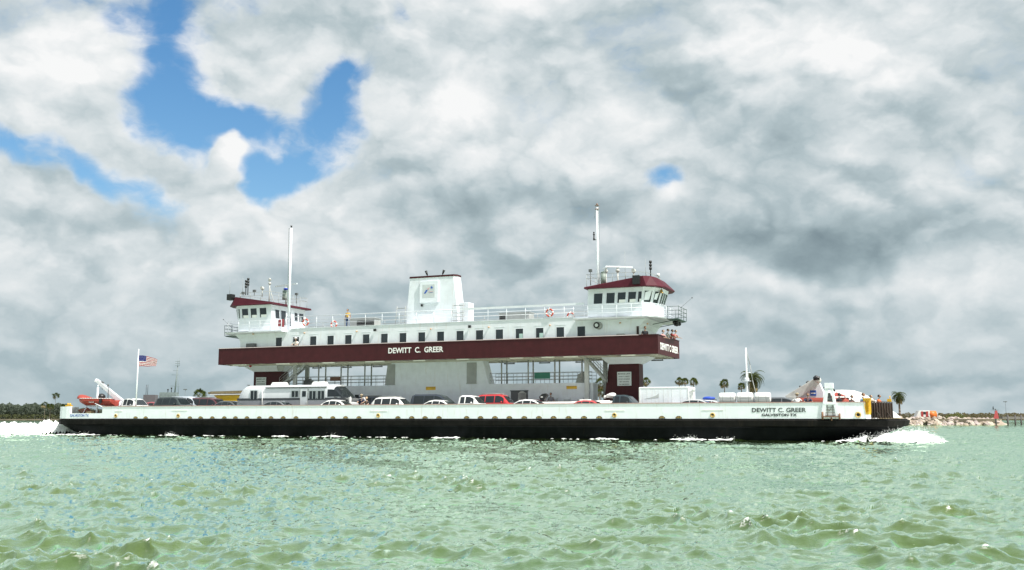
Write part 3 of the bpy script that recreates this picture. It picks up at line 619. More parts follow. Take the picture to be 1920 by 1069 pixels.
b = MB(); xq = P(474, 684, -3.4)[0]; b.tube((P(468,684,-3.4)[0],-3.4,PD0-0.18),(P(471,684,-3.4)[0],-3.4,PD0-0.18),0.1); b.build('alarm_bell', mat('alarm_red', (0.30,0.03,0.03), 0.4), pdk)
# house
HT = 10.62
b = MB(); hx = 21.2
b.prismy([(-hx, PD0+0.302), (hx, PD0+0.302), (hx, 9.5), (hx+0.25, 9.9), (hx+0.75, 10.3), (-hx-0.75, 10.3), (-hx-0.25, 9.9), (-hx, 9.5)][::1], -3.0, 3.0)
b.box(-hx+1.0, hx-1.0, -3.0, 3.0, 10.303, HT)
house = b.build('deckhouse', white, ferry)
b = MB(); b.box(-14.9, 15.3, -3.06, 3.06, HT+0.002, HT+0.05); b.build('roof_edge', white, house)
WPX = [523.5,555.5,587.8,620.3,653.5,686.8,721,755.8,791,826.3,862.7,899.2,936.5,974,1012,1050.6,1090]
for i, px in enumerate(WPX):
    x = P(px, 625, -3)[0]; w_ = 0.36; z0_, z1_ = 8.78, 9.79
    b = MB(); b.box(x-w_, x+w_, -3.012, -3.002, z0_, z1_); wd = b.build('window', glass, house)
    b = MB(); t2 = 0.05
    b.box(x-w_-t2, x+w_+t2, -3.02, -3.003, z1_+0.002, z1_+t2); b.box(x-w_-t2, x-w_-.002, -3.02, -3.003, z0_, z1_); b.box(x+w_+.002, x+w_+t2, -3.02, -3.003, z0_, z1_)
    b.build('window_frame', white, wd)
    b = MB(); b.box(x-w_-0.12, x+w_+0.16, -3.022, -3.003, z1_+0.20, z1_+0.23); b.build('drip_ledge', white, wd)
    if i in (13, 14):
        b = MB(); b.box(x-0.02, x+0.33, -3.03, -3.013, z0_+0.02, z0_+0.55); b.build('window_reflection', mat('pale_green_reflection', (0.45,0.62,0.58), 0.5), wd)  # pale green panel stands in for a reflection in the pane
for (px, py) in ((475,626),(571,624),(669,621),(808,616.5),(916.5,613),(1031.5,609.5),(1163,605),(1214.5,606.5)):
    x, z = P(px, py, -3.1); b = MB(); b.tube((x,-3.0,z),(x,-3.12,z),0.05); b.ball((x,-3.16,z-0.03),0.085); b.build('wall_lamp', mat('brass_lamp', (0.55,0.38,0.25), 0.4, var=0.2), house)
for (px, py) in ((703,619),(880.5,612.5)):
    x, z = P(px, py, -3.2); b = MB(); b.box(x-0.12,x+0.12,-3.3,-3.12,z-0.12,z+0.12); b.tube((x,-3.0,z+0.1),(x,-3.2,z),0.03); b.build('floodlight', blackm, house)
x, z = P(1119.5, 610.5, -3.2); b = MB(); b.cm = 0; b.tube((x+0.12,-3.0,z),(x+0.05,-3.3,z),0.34,0.30,n=20); b.cm = 1; b.torus((x,-3.38,z+0.02),0.22,0.07,'y',20,8); b.cm = 2; b.tube((x,-3.3,z+0.02),(x,-3.39,z+0.02),0.17,n=16)
b.build('loudhailer', [steel, blackm, sign_white], house)
for (px0, px1, py) in ((463.5,479,646.5),(1157,1171,628.5)):
    xa, z = P(px0, py, -3.2); xb = P(px1, py, -3.2)[0]; b = MB(); b.box(xa, xb, -3.4, -3.003, z-0.5, z+0.1); b.build('deck_locker', dkgrey if px0 < 900 else steel, house)
# doors at the bow end of the deckhouse (dark, ajar)
for (px0, px1, py0) in ((1199,1204.5,611.5),(1216,1220,614)):
    xa, zt = P(px0, py0, -3.05); xb = P(px1, py0, -3.05)[0]; xb = min(xb, hx-0.02); xa = min(xa, xb-0.2); b = MB(); b.box(xa, xb, -3.05, -3.003, PD0+0.32, zt); b.build('door', mat('door_brown', (0.06,0.035,0.03), 0.5), house)

# roof deck railing
b = MB(); ra, rb = P(535,600,-2.95)[0], P(1095,575,-2.95)[0]; yy = -2.95
for (za, r_) in ((HT+1.18, 0.04), (HT+0.80, 0.020), (HT+0.45, 0.020)): b.tube((ra, yy, za+0.05), (rb, yy, za), r_, n=8)
n_ = 17
for k in range(n_+1): xx = ra+(rb-ra)*k/n_; b.tube((xx, yy, HT), (xx, yy, HT+1.2), 0.028, n=6)
railtop = b.build('roof_railing', white, ferry)
b = MB(); yy = 2.95
for za in (HT+1.18, HT+0.80, HT+0.45): b.tube((-17, yy, za), (17, yy, za), 0.025, n=6)
for k in range(19): xx = -17+34*k/18; b.tube((xx, yy, HT), (xx, yy, HT+1.18), 0.022, n=6)
b.build('roof_railing', steel, ferry)
# white pipe casing right of the funnel along the rail top
b = MB(); xa = P(868,577,-2.9)[0]; b.box(xa, rb, -2.99, -2.86, HT+1.12, HT+1.30); b.build('rail_fairing', white, railtop)
# louvred boxes on the roof
for (px0, px1, py0, py1) in ((645,702,609,596.5),(936,992,600,585.5)):
    yq = 0.9; xa, z0_ = P(px0, py0, yq); xb, z1_ = P(px1, py1, yq)
    b = MB(); b.box(xa, xb, yq, yq+1.3, HT+0.05, z1_); bx_ = b.build('roof_ventilator_box', steel, ferry)
    b = MB(); xm = xa+(xb-xa)*(0.42 if px0 < 900 else 0.0); xn = xb-0.03 if px0 < 900 else xa+(xb-xa)*0.2
    for k in range(4): zz = HT+0.15+(z1_-HT-0.3)*k/4; b.box(xm+0.03, xn, yq-0.02, yq-0.003, zz, zz+(z1_-HT)*0.15)
    b.build('louvres', blackm, bx_)
    b = MB(); b.box(xa-0.1, xb+0.1, yq-0.15, yq+1.4, z1_+0.002, z1_+0.05); b.build('lid', steel, bx_)
# funnel
FW = 0.68; f0b, f1b = P(762,600,-FW)[0], P(858,600,-FW)[0]; f0t, f1t = P(769,518,-FW)[0], P(850,518,-FW)[0]; ft_ = Z(810,520,-FW)
def oct_ring(x0, x1, z, w=FW, ch=0.28): return [(x0,-w+0,z),(x1,-w,z),(x1+ch,-w+ch,z),(x1+ch,w-ch,z),(x1,w,z),(x0,w,z),(x0-0.05,w-ch,z),(x0-0.05,-w+ch,z)]
b = MB(); b.loft([oct_ring(f0b,f1b,HT), oct_ring(f0b+0.02,f1b-0.05,HT+1.3), oct_ring(f0t,f1t,ft_)]); fun = b.build('funnel', white, ferry)
b = MB(); b.loft([oct_ring(f0t-0.05,f1t+0.03,ft_+0.003,FW+0.05), oct_ring(f0t-0.03,f1t+0.03,ft_+0.17,FW+0.05)]); b.build('funnel_cap', maroon, fun)
xa, za = P(787.5, 568.5, -FW-.1); xb, zb_ = P(822.5, 526, -FW-.1)
b = MB(); b.box(xa, xb, -FW-0.22, -FW+0.05, za, zb_); lg_ = b.build('emblem_board', white, fun, bevel=0.02)
xa, za = P(792, 558.5, -FW-.23); xb, zb_ = P(815, 533, -FW-.23)
b = MB(); b.box(xa, xb, -FW-0.232, -FW-0.222, za, zb_); b.build('emblem_panel', mat('emblem_grey', (0.50,0.53,0.54), 0.5), lg_)
b = MB(); w_, h_ = xb-xa, zb_-za
def ez(u, v): return (xa+u*w_, za+v*h_)
b.cm = 0; b.prismy([ez(.12,.32), ez(.27,.32), ez(.44,.58), ez(.30,.60)], -FW-0.244, -FW-0.234)
b.cm = 1; b.prismy([ez(.36,.63), ez(.50,.62), ez(.62,.76), ez(.50,.74)], -FW-0.244, -FW-0.234)
b.cm = 0; sc_ = ez(.76, .76); star = []
for k in range(10):
    a = R(80+36*k); rr = (0.18 if k % 2 == 0 else 0.08); star.append((sc_[0]+rr*math.cos(a), sc_[1]+rr*math.sin(a)))
b.prismy(star, -FW-0.246, -FW-0.236)
b.cm = 0; b.prismy([ez(.60,.37), ez(.86,.37), ez(.86,.39), ez(.60,.39)], -FW-0.244, -FW-0.234); b.cm = 1; b.prismy([ez(.48,.42), ez(.86,.42), ez(.86,.45), ez(.48,.45)], -FW-0.244, -FW-0.234)
b.build('emblem', [blue, pink], lg_)
for (px, dx) in ((802, -0.16), (829, 0.16)):
    x, z = P(px, 519, -0.3); b = MB(); b.tube((x,-0.3,ft_+0.17),(x+dx*0.3,-0.3,ft_+0.35),0.03); b.tube((x+dx*0.3,-0.3,ft_+0.3),(x+dx*1.3,-0.3,ft_+0.72),0.07,0.13,n=10); b.build('exhaust_pipe', blackm, fun)
b = MB(); x, z = P(791, 572.5, -FW-.1); b.box(x-0.08, x+0.08, -FW-0.2, -FW, z-0.12, z+0.1); b.build('floodlight', blackm, fun)
for (pa_, pb_) in ((744, 762), (849, 870)):
    xa = P(pa_, 600, -1.2)[0]; xb = P(pb_, 600, -1.2)[0]; b = MB()
    zb2 = HT+0.05; zt2 = HT+1.75
    for k in range(5): zz = zb2+0.3+k*0.36; b.box(xa, xb, -1.35, -1.0, zz, zz+0.03)
    b.tube((xa-0.12,-1.35,zb2),(xa+0.12,-1.35,zt2+0.25),0.03); b.tube((xb-0.12,-1.35,zb2),(xb-0.02,-1.35,zt2+0.25),0.03)
    b.build('funnel_ladder', steel, fun)
xa = P(868, 575, 0.6)[0]; xb = P(888, 575, 0.6)[0]; b = MB(); b.box(xa-0.9, xb, -0.5, 0.65, HT+0.05, Z(880,568,0)); b.build('air_intake_box', white, ferry, bevel=0.03)

# ---- pilothouses
def roundpoly(x0, xs, xf, yh, s):    # inner x, shoulder x, front x, half width; s = +1 bow, -1 stern
    p = [(x0,-yh),(xs,-yh),((xs*0.35+xf*0.65),-yh+0.75),(xf,-yh+1.9),(xf,yh-1.9),((xs*0.35+xf*0.65),yh-0.75),(xs,yh),(x0,yh)]
    return [(x*s, y) for x, y in (p if s > 0 else p[::-1])]
def pilothouse(s):
    xi = 16.5 if s > 0 else 17.4
    z0, z1 = 10.42, 13.08; xs, xf = 21.5, 22.45
    flo = MB(); flo.loft([[(x,y,10.31) for x,y in roundpoly(15.4,22.3,23.3,4.0,s)], [(x,y,10.416) for x,y in roundpoly(15.4,22.3,23.35,4.05,s)]]); ph_f = flo.build('wing_deck', white, ferry)
    b = MB(); lo = roundpoly(xi, xs, xf, 3.0, s); wa = roundpoly(xi, xs, xf, 3.0, s); hi = roundpoly(xi+0.1, xs+0.15, xf+0.45, 3.06, s)
    b.loft([[(x,y,10.418) for x,y in lo], [(x,y,11.7) for x,y in wa], [(x,y,z1) for x,y in hi]])
    ph = b.build('pilothouse', white, ferry)
    # windows: bilinear placement on each wall face between z 11.7 and z1
    def pane(a, b_, u0, u1, v0, v1, light=False):
        A0, B0 = Vector((*wa[a], 11.7)), Vector((*wa[b_], 11.7)); A1, B1 = Vector((*hi[a], z1)), Vector((*hi[b_], z1))
        def q(u, v): return A0.lerp(B0, u).lerp(A1.lerp(B1, u), v)
        n = (q(1,0)-q(0,0)).cross(q(0,1)-q(0,0)).normalized()
        ctr = Vector((s*19.5, 0, 12.4));
        if (q(.5,.5)-ctr).dot(n) < 0: n = -n
        def quad(m, uu0, uu1, vv0, vv1, d0, d1): m.hexa([q(uu0,vv0)+n*d0, q(uu1,vv0)+n*d0, q(uu1,vv0)+n*d1, q(uu0,vv0)+n*d1, q(uu0,vv1)+n*d0, q(uu1,vv1)+n*d0, q(uu1,vv1)+n*d1, q(uu0,vv1)+n*d1])
        m = MB(); quad(m, u0, u1, v0, v1, 0.003, 0.02); w = m.build('window', glass, ph)
        m = MB(); L_ = (B0-A0).length; du = 0.045/L_; dv = 0.045/(z1-11.7)
        quad(m, u0-du, u0, v0-dv, v1+dv, 0.002, 0.05); quad(m, u1, u1+du, v0-dv, v1+dv, 0.002, 0.05); quad(m, u0, u1, v0-dv, v0, 0.002, 0.05); quad(m, u0, u1, v1, v1+dv, 0.002, 0.05)
        m.build('window_frame', white, w)
        if light:
            m = MB(); quad(m, u0+0.03, u1-0.03*0, v0, v0+(v1-v0)*0.30, 0.021, 0.03); m.build('sun_blind', letterw, w)
    n = 8; idx = {('side'): (0,1)}
    L_ = xs - xi
    if s > 0:
        for (pa_, pb_) in ((1113,1129),(1136.5,1152),(1157.3,1172.3),(1177,1191.5),(1195.5,1207)):
            ua = (P(pa_,560,-3)[0]-xi)/L_; ub = (P(pb_,560,-3)[0]-xi)/L_; ub = min(ub, .985); pane(0, 1, ua, ub, 0.04, 0.70, pa_ > 1150)
        faces = [(1,2),(2,3),(3,4),(4,5),(5,6),(6,7)]; inner = (7,0)
    else:
        # reversed ring: index 0 = (-xi, yh) ... 7 = (-xi,-yh), 6 = shoulder near
        for (pa_, pb_) in ((441,452),(456,467.5),(472,483.5),(489,501.5)):
            xa_, xb_ = P(pa_,575,-3)[0], P(pb_,575,-3)[0]
            ua = (xa_+xs)/L_; ub = (xb_+xs)/L_; ua = max(ua, 0.02); pane(6, 7, ua, ub, 0.06, 0.76, True)
        faces = [(5,6),(4,5),(3,4),(2,3),(1,2),(0,1)]; inner = (7,0)
    for f in faces[:2]+faces[3:5]: pane(f[0], f[1], 0.14, 0.86, 0.04, 0.76, False)
    for k in range(3): pane(faces[2][0], faces[2][1], 0.05+k*0.32, 0.31+k*0.32, 0.04, 0.76)
    for k in range(4): pane(faces[5][0], faces[5][1], 0.08+k*0.23, 0.25+k*0.23, 0.06, 0.72)
    for k, (u0, u1) in enumerate(((0.10,0.22),(0.27,0.41),(0.45,0.55),(0.66,0.76),(0.80,0.94))): pane(inner[0], inner[1], *((u0, u1) if s > 0 else (u0, u1)), -0.45 if k in (1,2) else 0.0, 0.66)
    # roof with upstand: tall at the front, tapering inboard, raked front visor
    lo_ = roundpoly(xi-0.15 if s > 0 else xi-0.4, 22.0, 23.35, 3.5, s); up = roundpoly(xi-0.15 if s > 0 else xi-0.4, 21.7, 22.45, 3.42, s)
    xin = min(abs(p[0]) for p in lo_)
    def zt(x, k): u = (abs(x)-xin)/(22.0-xin); return 13.16 + (0.10 + 0.78*max(0, min(1, u)))
    b = MB(); b.loft([[(x,y,13.083) for x,y in lo_], [(x,y,13.16) for x,y in lo_], [(x,y,zt(x,0)) for x,y in up]])
    rf = b.build('pilothouse_roof', maroon2, ph)
    # roof rail
    b = MB(); ring = roundpoly(xi+0.0, 21.3, 22.1, 3.2, s)
    pts = [Vector((x,y,0)) for x,y in ring]; top = 14.25
    order = pts + [pts[0]]
    for a, c in zip(order[:-1], order[1:]):
        nn_ = max(1, int((c-a).length/1.1))
        for z_ in (top+0.15, top-0.2): b.tube((a.x,a.y,z_), (c.x,c.y,z_), 0.018, n=5)
        for k in range(nn_): p = a.lerp(c, k/nn_); b.tube((p.x,p.y,zt(p.x,0)-0.1), (p.x,p.y,top+0.15), 0.018, n=5)
    b.build('roof_railing', steel, ph)
    # wing deck rail
    b = MB(); ring = roundpoly(15.5, 22.1, 23.1, 3.9, s); pts = [Vector((x,y,0)) for x,y in ring]; order = pts
    seq = list(zip(order[:-1], order[1:]))
    for a, c in seq:
        nn_ = max(1, int((c-a).length/1.3))
        for z_ in (10.42+1.1, 10.42+0.75, 10.42+0.4): b.tube((a.x,a.y,z_), (c.x,c.y,z_), 0.022, n=6)
        for k in range(nn_+1): p = a.lerp(c, k/nn_); b.tube((p.x,p.y,10.42), (p.x,p.y,11.52), 0.022, n=6)
    b.build('wing_railing', white, ph_f)
    # outer look-out platform in dark rail
    b = MB(); xo, xe = 23.36, 24.35
    b.box(min(s*xo,s*xe), max(s*xo,s*xe), -1.6, 1.6, 10.28, 10.34)
    for z_ in (10.7, 11.05, 11.4):
        b.tube((s*xo,-1.6,z_),(s*xe,-1.6,z_),0.022,n=6); b.tube((s*xe,-1.6,z_),(s*xe,1.6,z_),0.022,n=6); b.tube((s*xo,1.6,z_),(s*xe,1.6,z_),0.022,n=6)
    for (px_, py_) in ((xo,-1.6),(xe,-1.6),(xe,-.5),(xe,.5),(xe,1.6),(xo,1.6)): b.tube((s*px_,py_,10.34),(s*(px_+0.05),py_,11.45),0.022,n=6)
    for y_ in (-1.4, 1.4): b.tube((s*22.0,y_,9.9),(s*xe,y_,10.28),0.035,n=6)
    b.build('lookout_platform', greenrail, ph_f)
    b = MB(); b.tube((s*24.3,-0.6,11.3),(s*25.4,-0.6,12.2),0.012,n=4); b.ball((s*25.4,-0.6,12.2),0.06); b.build('jackstaff', dkgrey, ph_f)
    return ph
phR = pilothouse(1); phL = pilothouse(-1); phL.location.z = 0.16
b = MB(); q = P(1246,602,0); random.seed(3)
for k in range(7): b.ball((23.9+random.uniform(-.35,.3), random.uniform(-.6,.6), 10.0+random.uniform(-.1,.12)), random.uniform(.12,.2), nu=8, nv=6)
b.build('anchor_light_bundle', blackm, phR)
# bell under the bow visor
x, z = P(1234.5, 545.5, -2.2); b = MB(); b.loft([[(22.9+r_*math.cos(a), -1.6+r_*math.sin(a), z_) for a in [2*math.pi*i/12 for i in range(12)]] for z_, r_ in ((12.62,0.19),(12.72,0.13),(12.9,0.10),(12.96,0.03))]); b.tube((22.9,-1.6,12.95),(22.9,-1.6,13.09),0.02); b.build('bell', mat('brass', (0.35,0.22,0.06), 0.35, 0.8), phR)
# masts
def mast(name, x, y, z0, z1, r0, r1):
    b = MB(); b.tube((x,y,z0),(x,y,z1),r0,r1,n=12); return b.build(name, white, ferry)
xr = P(1121, 530, 1.2)[0]; zt_r = Z(1122, 386, 1.2)
mR = mast('mast', xr, 1.2, HT, zt_r, 0.14, 0.10)
b = MB(); b.box(xr-0.17,xr+0.17,1.03,1.37,zt_r+0.002,zt_r+0.05); b.tube((xr,1.2,zt_r+0.05),(xr,1.2,zt_r+0.22),0.09); b.tube((xr,1.2,zt_r-0.35),(xr,1.2,zt_r-0.28),0.2); b.build('masthead_light', mat('rust_brown_fitting', (0.20,0.12,0.09), 0.6), mR)
b = MB(); z_ = Z(1117,450,1.2); b.tube((xr,1.2,z_),(xr-0.27,1.0,z_),0.04); b.tube((xr-0.27,1.0,z_-0.05),(xr-0.27,1.0,z_+0.25),0.10,0.07); b.tube((xr-0.27,1.0,z_+0.25),(xr-0.27,1.0,z_+0.68),0.06); b.ball((xr-0.27,1.0,z_+0.5),0.1); b.ball((xr-0.27,1.0,z_+0.68),0.08); b.build('signal_light', blackm, mR)
b = MB(); b.path([(xr+0.17,1.15,zt_r-0.1),(xr+0.21,1.1,z_),(xr+0.2,1.1,13.9)],0.018,n=4); b.path([(xr-0.14,1.15,zt_r-0.5),(xr-0.25,1.1,zt_r-1.2)],0.014,n=4); b.build('cable', steel, mR)
xl_, ym = P(541, 600, -1.9)[0], -1.9; zt_l = Z(543, 428, -1.9)
mL = mast('mast', xl_, ym, HT, zt_l, 0.15, 0.11)
b = MB(); b.tube((xl_,ym,zt_l),(xl_,ym,zt_l+0.1),0.08,0.05); b.tube((xl_,ym,zt_l+0.1),(xl_,ym,zt_l+0.25),0.07,0.11); b.build('masthead_light', blackm, mL)
b = MB(); b.path([(xl_-0.30,ym,zt_l-0.05),(xl_-0.26,ym,zt_l-2),(xl_-0.2,ym,zt_l-5.5),(xl_-0.17,ym,13.5)],0.022,n=5); b.tube((xl_-0.34,ym,zt_l-0.05),(xl_,ym,zt_l-0.05),0.02); b.build('cable', steel, mL)

# roof fittings: (part name, builder)
def on_roof(s, name, px, py0, py1, y, kind):
    x, z1_ = P(px, py1, y); z0_ = Z(px, py0, y); b = MB()
    if kind == 'whip': b.tube((x,y,z0_),(x,y,z1_),0.018,0.010,n=5); m = steel
    if kind == 'stack':      # vertical pair of black signal lamps on a post
        b.tube((x,y,z0_),(x,y,z1_),0.05,n=8); zz = z1_
        for k in range(3): b.tube((x,y,zz-0.42-0.0*k-k*0.3+0.3),(x,y,zz-0.2-k*0.3+0.3),0.13,n=10)
        m = blackm
    if kind == 'drum': b.tube((x,y,z0_),(x,y,z0_+(z1_-z0_)*.55),0.04); b.tube((x,y,z0_+(z1_-z0_)*.5),(x,y,z1_),0.16,n=12); m = white
    if kind == 'dome': b.tube((x,y,z0_),(x,y,z1_-0.15),0.05); b.ball((x,y,z1_-0.15),0.2); b.tube((x,y-0.2,z1_-0.12),(x+0.05,y+0.1,z1_-0.12),0.17,0.1,n=12); m = MATS['weathered_grey_white']
    if kind == 'box': b.box(x-0.30,x+0.30,y-0.3,y+0.3,z0_,z1_); m = blackm
    if kind == 'tank': b.tube((x,y,z0_),(x,y,z1_),0.25,n=14); b.tube((x,y,z1_),(x,y,z1_+0.15),0.27,0.12,n=14); m = mat('grey_green_tank', (0.22,0.27,0.24), 0.5)
    if kind == 'lamp': b.tube((x,y,z0_),(x,y,z1_),0.03); b.box(x-0.14,x+0.14,y-0.12,y+0.12,z1_-0.2,z1_+0.04); m = dkgrey
    return b.build(name, m, phR if s > 0 else phL)
def radar(s, px, py, y, ped, x0px, x1px, tilt):
    x, z = P(px, py, y); b = MB(); b.tube((x,y,13.3),(x,y,z-0.35),0.08,0.07); b.ball((x,y,z-0.28),0.2,1,1,0.9); b.tube((x,y,z-0.15),(x,y,z),0.1)
    r = b.build('radar_scanner', MATS['weathered_grey_white'], phR if s > 0 else phL)
    xa, xb = P(x0px, py, y)[0]-x, P(x1px, py, y)[0]-x; b = MB(); b.hexa([(x+xa,y-0.07+tilt,z),(x+xb,y-0.07-tilt,z),(x+xb,y+0.07-tilt,z),(x+xa,y+0.07+tilt,z),(x+xa,y-0.07+tilt,z+0.14),(x+xb,y-0.07-tilt,z+0.14),(x+xb,y+0.07-tilt,z+0.14),(x+xa,y+0.07+tilt,z+0.14)]); b.build('scanner_bar', white, r)
radar(1, 1158, 502, -0.5, 0, 1140, 1182, -0.7); radar(1, 1136, 503, 0.8, 0, 1126, 1147, 0.6)
for a in (('whip','antenna',1171.5,530,470,0.0),('dome','searchlight',1188,524,505,-1.5),('stack','signal_light',1219.5,522,491,0.0),('box','electrical_box',1193.5,533,517,-3.6),
          ('drum','signal_lamp',1234,524,513,1.2),('lamp','deck_lamp',1107,535,506,-2.0),('tank','liferaft_drum',1131,533,512,-1.0),('whip','antenna',1210,520,485,1.5)): on_roof(1, a[1], a[2], a[3], a[4], a[5], a[0])
for a in (('whip','antenna',431.5,555,528,0.0),('whip','antenna',455.5,555,520,1.0),('stack','signal_light',461.5,556,530,-0.5),('stack','signal_light',465.5,556,526,0.8),('box','electrical_box',433,566,555,-3.3),
          ('dome','searchlight',492,560,541,-0.5),('tank','liferaft_drum',534,565,549,0.5),('lamp','deck_lamp',477,557,547,0.0),('lamp','deck_lamp',456,557,551,-1.0),('lamp','deck_lamp',556,572,553,2.0)): on_roof(-1, a[1], a[2], a[3], a[4], a[5], a[0])
x, z = P(506, 524, 0.5); b = MB(); b.tube((x,.5,13.3),(x,.5,z-0.2),0.07,0.05); b.tube((x,.5,z-1.0),(x+0.75,.5,13.4),0.03); b.ball((x,.5,z-0.6),0.16); b.ball((x-0.05,.5,z-0.25),0.14); b.tube((x-0.05,0.5,z-0.1),(x+0.2,0.4,z-0.25),0.13,0.08); b.build('searchlight', MATS['weathered_grey_white'], phL)
x, z = P(537, 538.5, 0.8); radar(-1, 537, 538.5, 0.8, 0, 511, 562, 0.5)
b = MB(); x, z = P(536, 545, 0.2); b.ball((x,.2,z),0.28,1,0.8,0.5); b.build('cover', mat('blue_cover',(0.02,0.05,0.3),0.6), phL)

# ================================================================ WATER
def ocean_patch(N, L, wind, spread, lmin, lmax, peak, seed, steep):
    rg = np.random.RandomState(seed); k1 = 2*np.pi*np.fft.fftfreq(N, L/N); kx, ky = np.meshgrid(k1, k1, indexing='ij'); k = np.hypot(kx, ky); k[0,0] = 1
    th = np.arctan2(ky, kx) - wind; kp = 2*np.pi/peak
    S = k**-3.6*np.exp(-0.9*(kp/k)**2.2)*(0.06+np.abs(np.cos(th/2))**(2*spread))
    S[(k > 2*np.pi/lmin) | (k < 2*np.pi/lmax)] = 0; S[0,0] = 0
    A = np.sqrt(S)*(rg.normal(size=(N,N)) + 1j*rg.normal(size=(N,N)))
    h = np.real(np.fft.ifft2(A)); dx = np.real(np.fft.ifft2(-1j*A*kx/k)); dy = np.real(np.fft.ifft2(-1j*A*ky/k))
    gx = np.gradient(h, L/N, axis=0).std(); f = steep/gx
    return h*f, dx*f, dy*f
def samp(a, L, x, y):
    N = a.shape[0]; u = (x/L*N) % N; v = (y/L*N) % N; i = np.floor(u).astype(int); j = np.floor(v).astype(int); fu = u-i; fv = v-j; i %= N; j %= N; i2 = (i+1) % N; j2 = (j+1) % N
    return (a[i,j]*(1-fu)*(1-fv) + a[i2,j]*fu*(1-fv) + a[i,j2]*(1-fu)*fv + a[i2,j2]*fu*fv)
WIND = R(-112)
PA = (ocean_patch(512, 37.0, WIND, 3.5, 0.20, 7.0, 1.6, 3, 0.165), 37.0)
PB = (ocean_patch(512, 13.3, WIND+0.30, 3.0, 0.09, 1.6, 0.42, 5, 0.18), 13.3)
def waves(x, y, r):
    fa = np.clip(1-(r-260)/500, 0.0, 1); fb = np.clip(1-(r-35)/60, 0, 1)
    gust = 1 + 0.75*np.sin(x*0.43+1.3*np.sin(y*0.21))*np.sin(y*0.37+1.7*np.sin(x*0.17+1)) + 0.25*np.sin(x*1.1+y*0.6)
    out = [samp(PA[0][q], PA[1], x, y)*fa*gust + samp(PB[0][q], PB[1], x, y)*fb*(0.7+0.3*gust) for q in range(3)]
    return out
def build_water():
    rr = [0.6]
    while rr[-1] < 9000: r = rr[-1]; rr.append(r*(1.0062 if r > 7 and r < 130 else 1.009 if r >= 130 and r < 220 else (1.03 if r < 1200 and r > 3 else 1.12)))
    rr = np.array(rr)
    azs = np.concatenate([np.radians(np.arange(-180, -40, 2.0)), np.radians(np.arange(-40, 40, 0.085)), np.radians(np.arange(40, 180, 2.0))])
    Rr, Az = np.meshgrid(rr, azs, indexing='ij'); x = Rr*np.sin(Az); y = Rr*np.cos(Az)
    h, dx, dy = waves(x, y, Rr); ch = -0.78
    eps = 0.08; _, dx2, _ = waves(x+eps, y, Rr); _, _, dy2 = waves(x, y+eps, Rr)
    jac = (dx2-dx)/eps + (dy2-dy)/eps
    nr, na = Rr.shape; co = np.stack([x+ch*dx, y+ch*dy, h], -1).reshape(-1, 3)
    co = np.vstack([co, [[0, 0, 0]]])
    i = np.arange(nr-1)[:, None]; j = np.arange(na)[None, :]; jn = (j+1) % na
    q = np.stack([i*na+j, i*na+jn, (i+1)*na+jn, (i+1)*na+j], -1).reshape(-1, 4)
    me = bpy.data.meshes.new('water'); me.vertices.add(len(co)); me.vertices.foreach_set('co', co.ravel())
    c = nr*na; tri = np.stack([np.full(na, c), (np.arange(na)+1) % na, np.arange(na)], -1)
    lv = np.concatenate([q.ravel(), tri.ravel()]); me.loops.add(len(lv)); me.loops.foreach_set('vertex_index', lv.astype(np.int32))
    ls = np.concatenate([np.arange(len(q))*4, len(q)*4+np.arange(na)*3]); me.polygons.add(len(ls)); me.polygons.foreach_set('loop_start', ls.astype(np.int32))
    me.update(calc_edges=True); me.polygons.foreach_set('use_smooth', np.ones(len(ls), bool))
    pc = np.percentile(jac[(Rr > 9) & (Rr < 90)], [99.55, 99.97]); foam = np.clip((jac.reshape(-1)-pc[0])/(pc[1]-pc[0]), 0, 1); foam = np.append(foam, 0)
    at = me.attributes.new('foam', 'FLOAT', 'POINT'); at.data.foreach_set('value', foam.astype(np.float32))
    # bigger, slower swell slope tints nothing: colour stays one green
    m = bpy.data.materials.new('green_sea_water'); m.use_nodes = True; nt = m.node_tree; b = nt.nodes['Principled BSDF']; L = nt.links
    b.inputs['Roughness'].default_value = 0.06; b.inputs['Specular IOR Level'].default_value = 0.0
    geo = nt.nodes.new('ShaderNodeNewGeometry')
    def nz(sc_, det, mp=(1,1,1)):
        m_ = nt.nodes.new('ShaderNodeMapping'); L.new(geo.outputs['Position'], m_.inputs[0]); m_.inputs['Scale'].default_value = mp; m_.inputs['Rotation'].default_value = (0,0,0.25)
        n = nt.nodes.new('ShaderNodeTexNoise'); L.new(m_.outputs[0], n.inputs['Vector']); n.inputs['Scale'].default_value = sc_; n.inputs['Detail'].default_value = det; n.inputs['Roughness'].default_value = 0.6; return n.outputs[0]
    n1 = nz(3.0, 6, (0.4, 1.0, 1)); n2 = nz(0.05, 3, (0.5, 1, 1)); n3 = nz(9.0, 4, (0.6, 1, 1)); n4 = nz(22.0, 5, (0.35, 1.2, 1))
    bp = nt.nodes.new('ShaderNodeBump'); bp.inputs['Strength'].default_value = 0.6; bp.inputs['Distance'].default_value = 0.035; L.new(n1, bp.inputs['Height'])
    bp2 = nt.nodes.new('ShaderNodeBump'); bp2.inputs['Strength'].default_value = 0.7; bp2.inputs['Distance'].default_value = 0.012; L.new(n3, bp2.inputs['Height']); L.new(bp.outputs[0], bp2.inputs['Normal'])
    L.new(bp2.outputs[0], b.inputs['Normal'])
    cr = nt.nodes.new('ShaderNodeValToRGB'); L.new(n2, cr.inputs[0]); cr.color_ramp.elements[0].position = 0.35; cr.color_ramp.elements[1].position = 0.65
    cr.color_ramp.elements[0].color = WCOL[0]; cr.color_ramp.elements[1].color = WCOL[1]
    fa = nt.nodes.new('ShaderNodeAttribute'); fa.attribute_name = 'foam'
    mu = nt.nodes.new('ShaderNodeMath'); mu.operation = 'MULTIPLY'; L.new(fa.outputs['Fac'], mu.inputs[0])
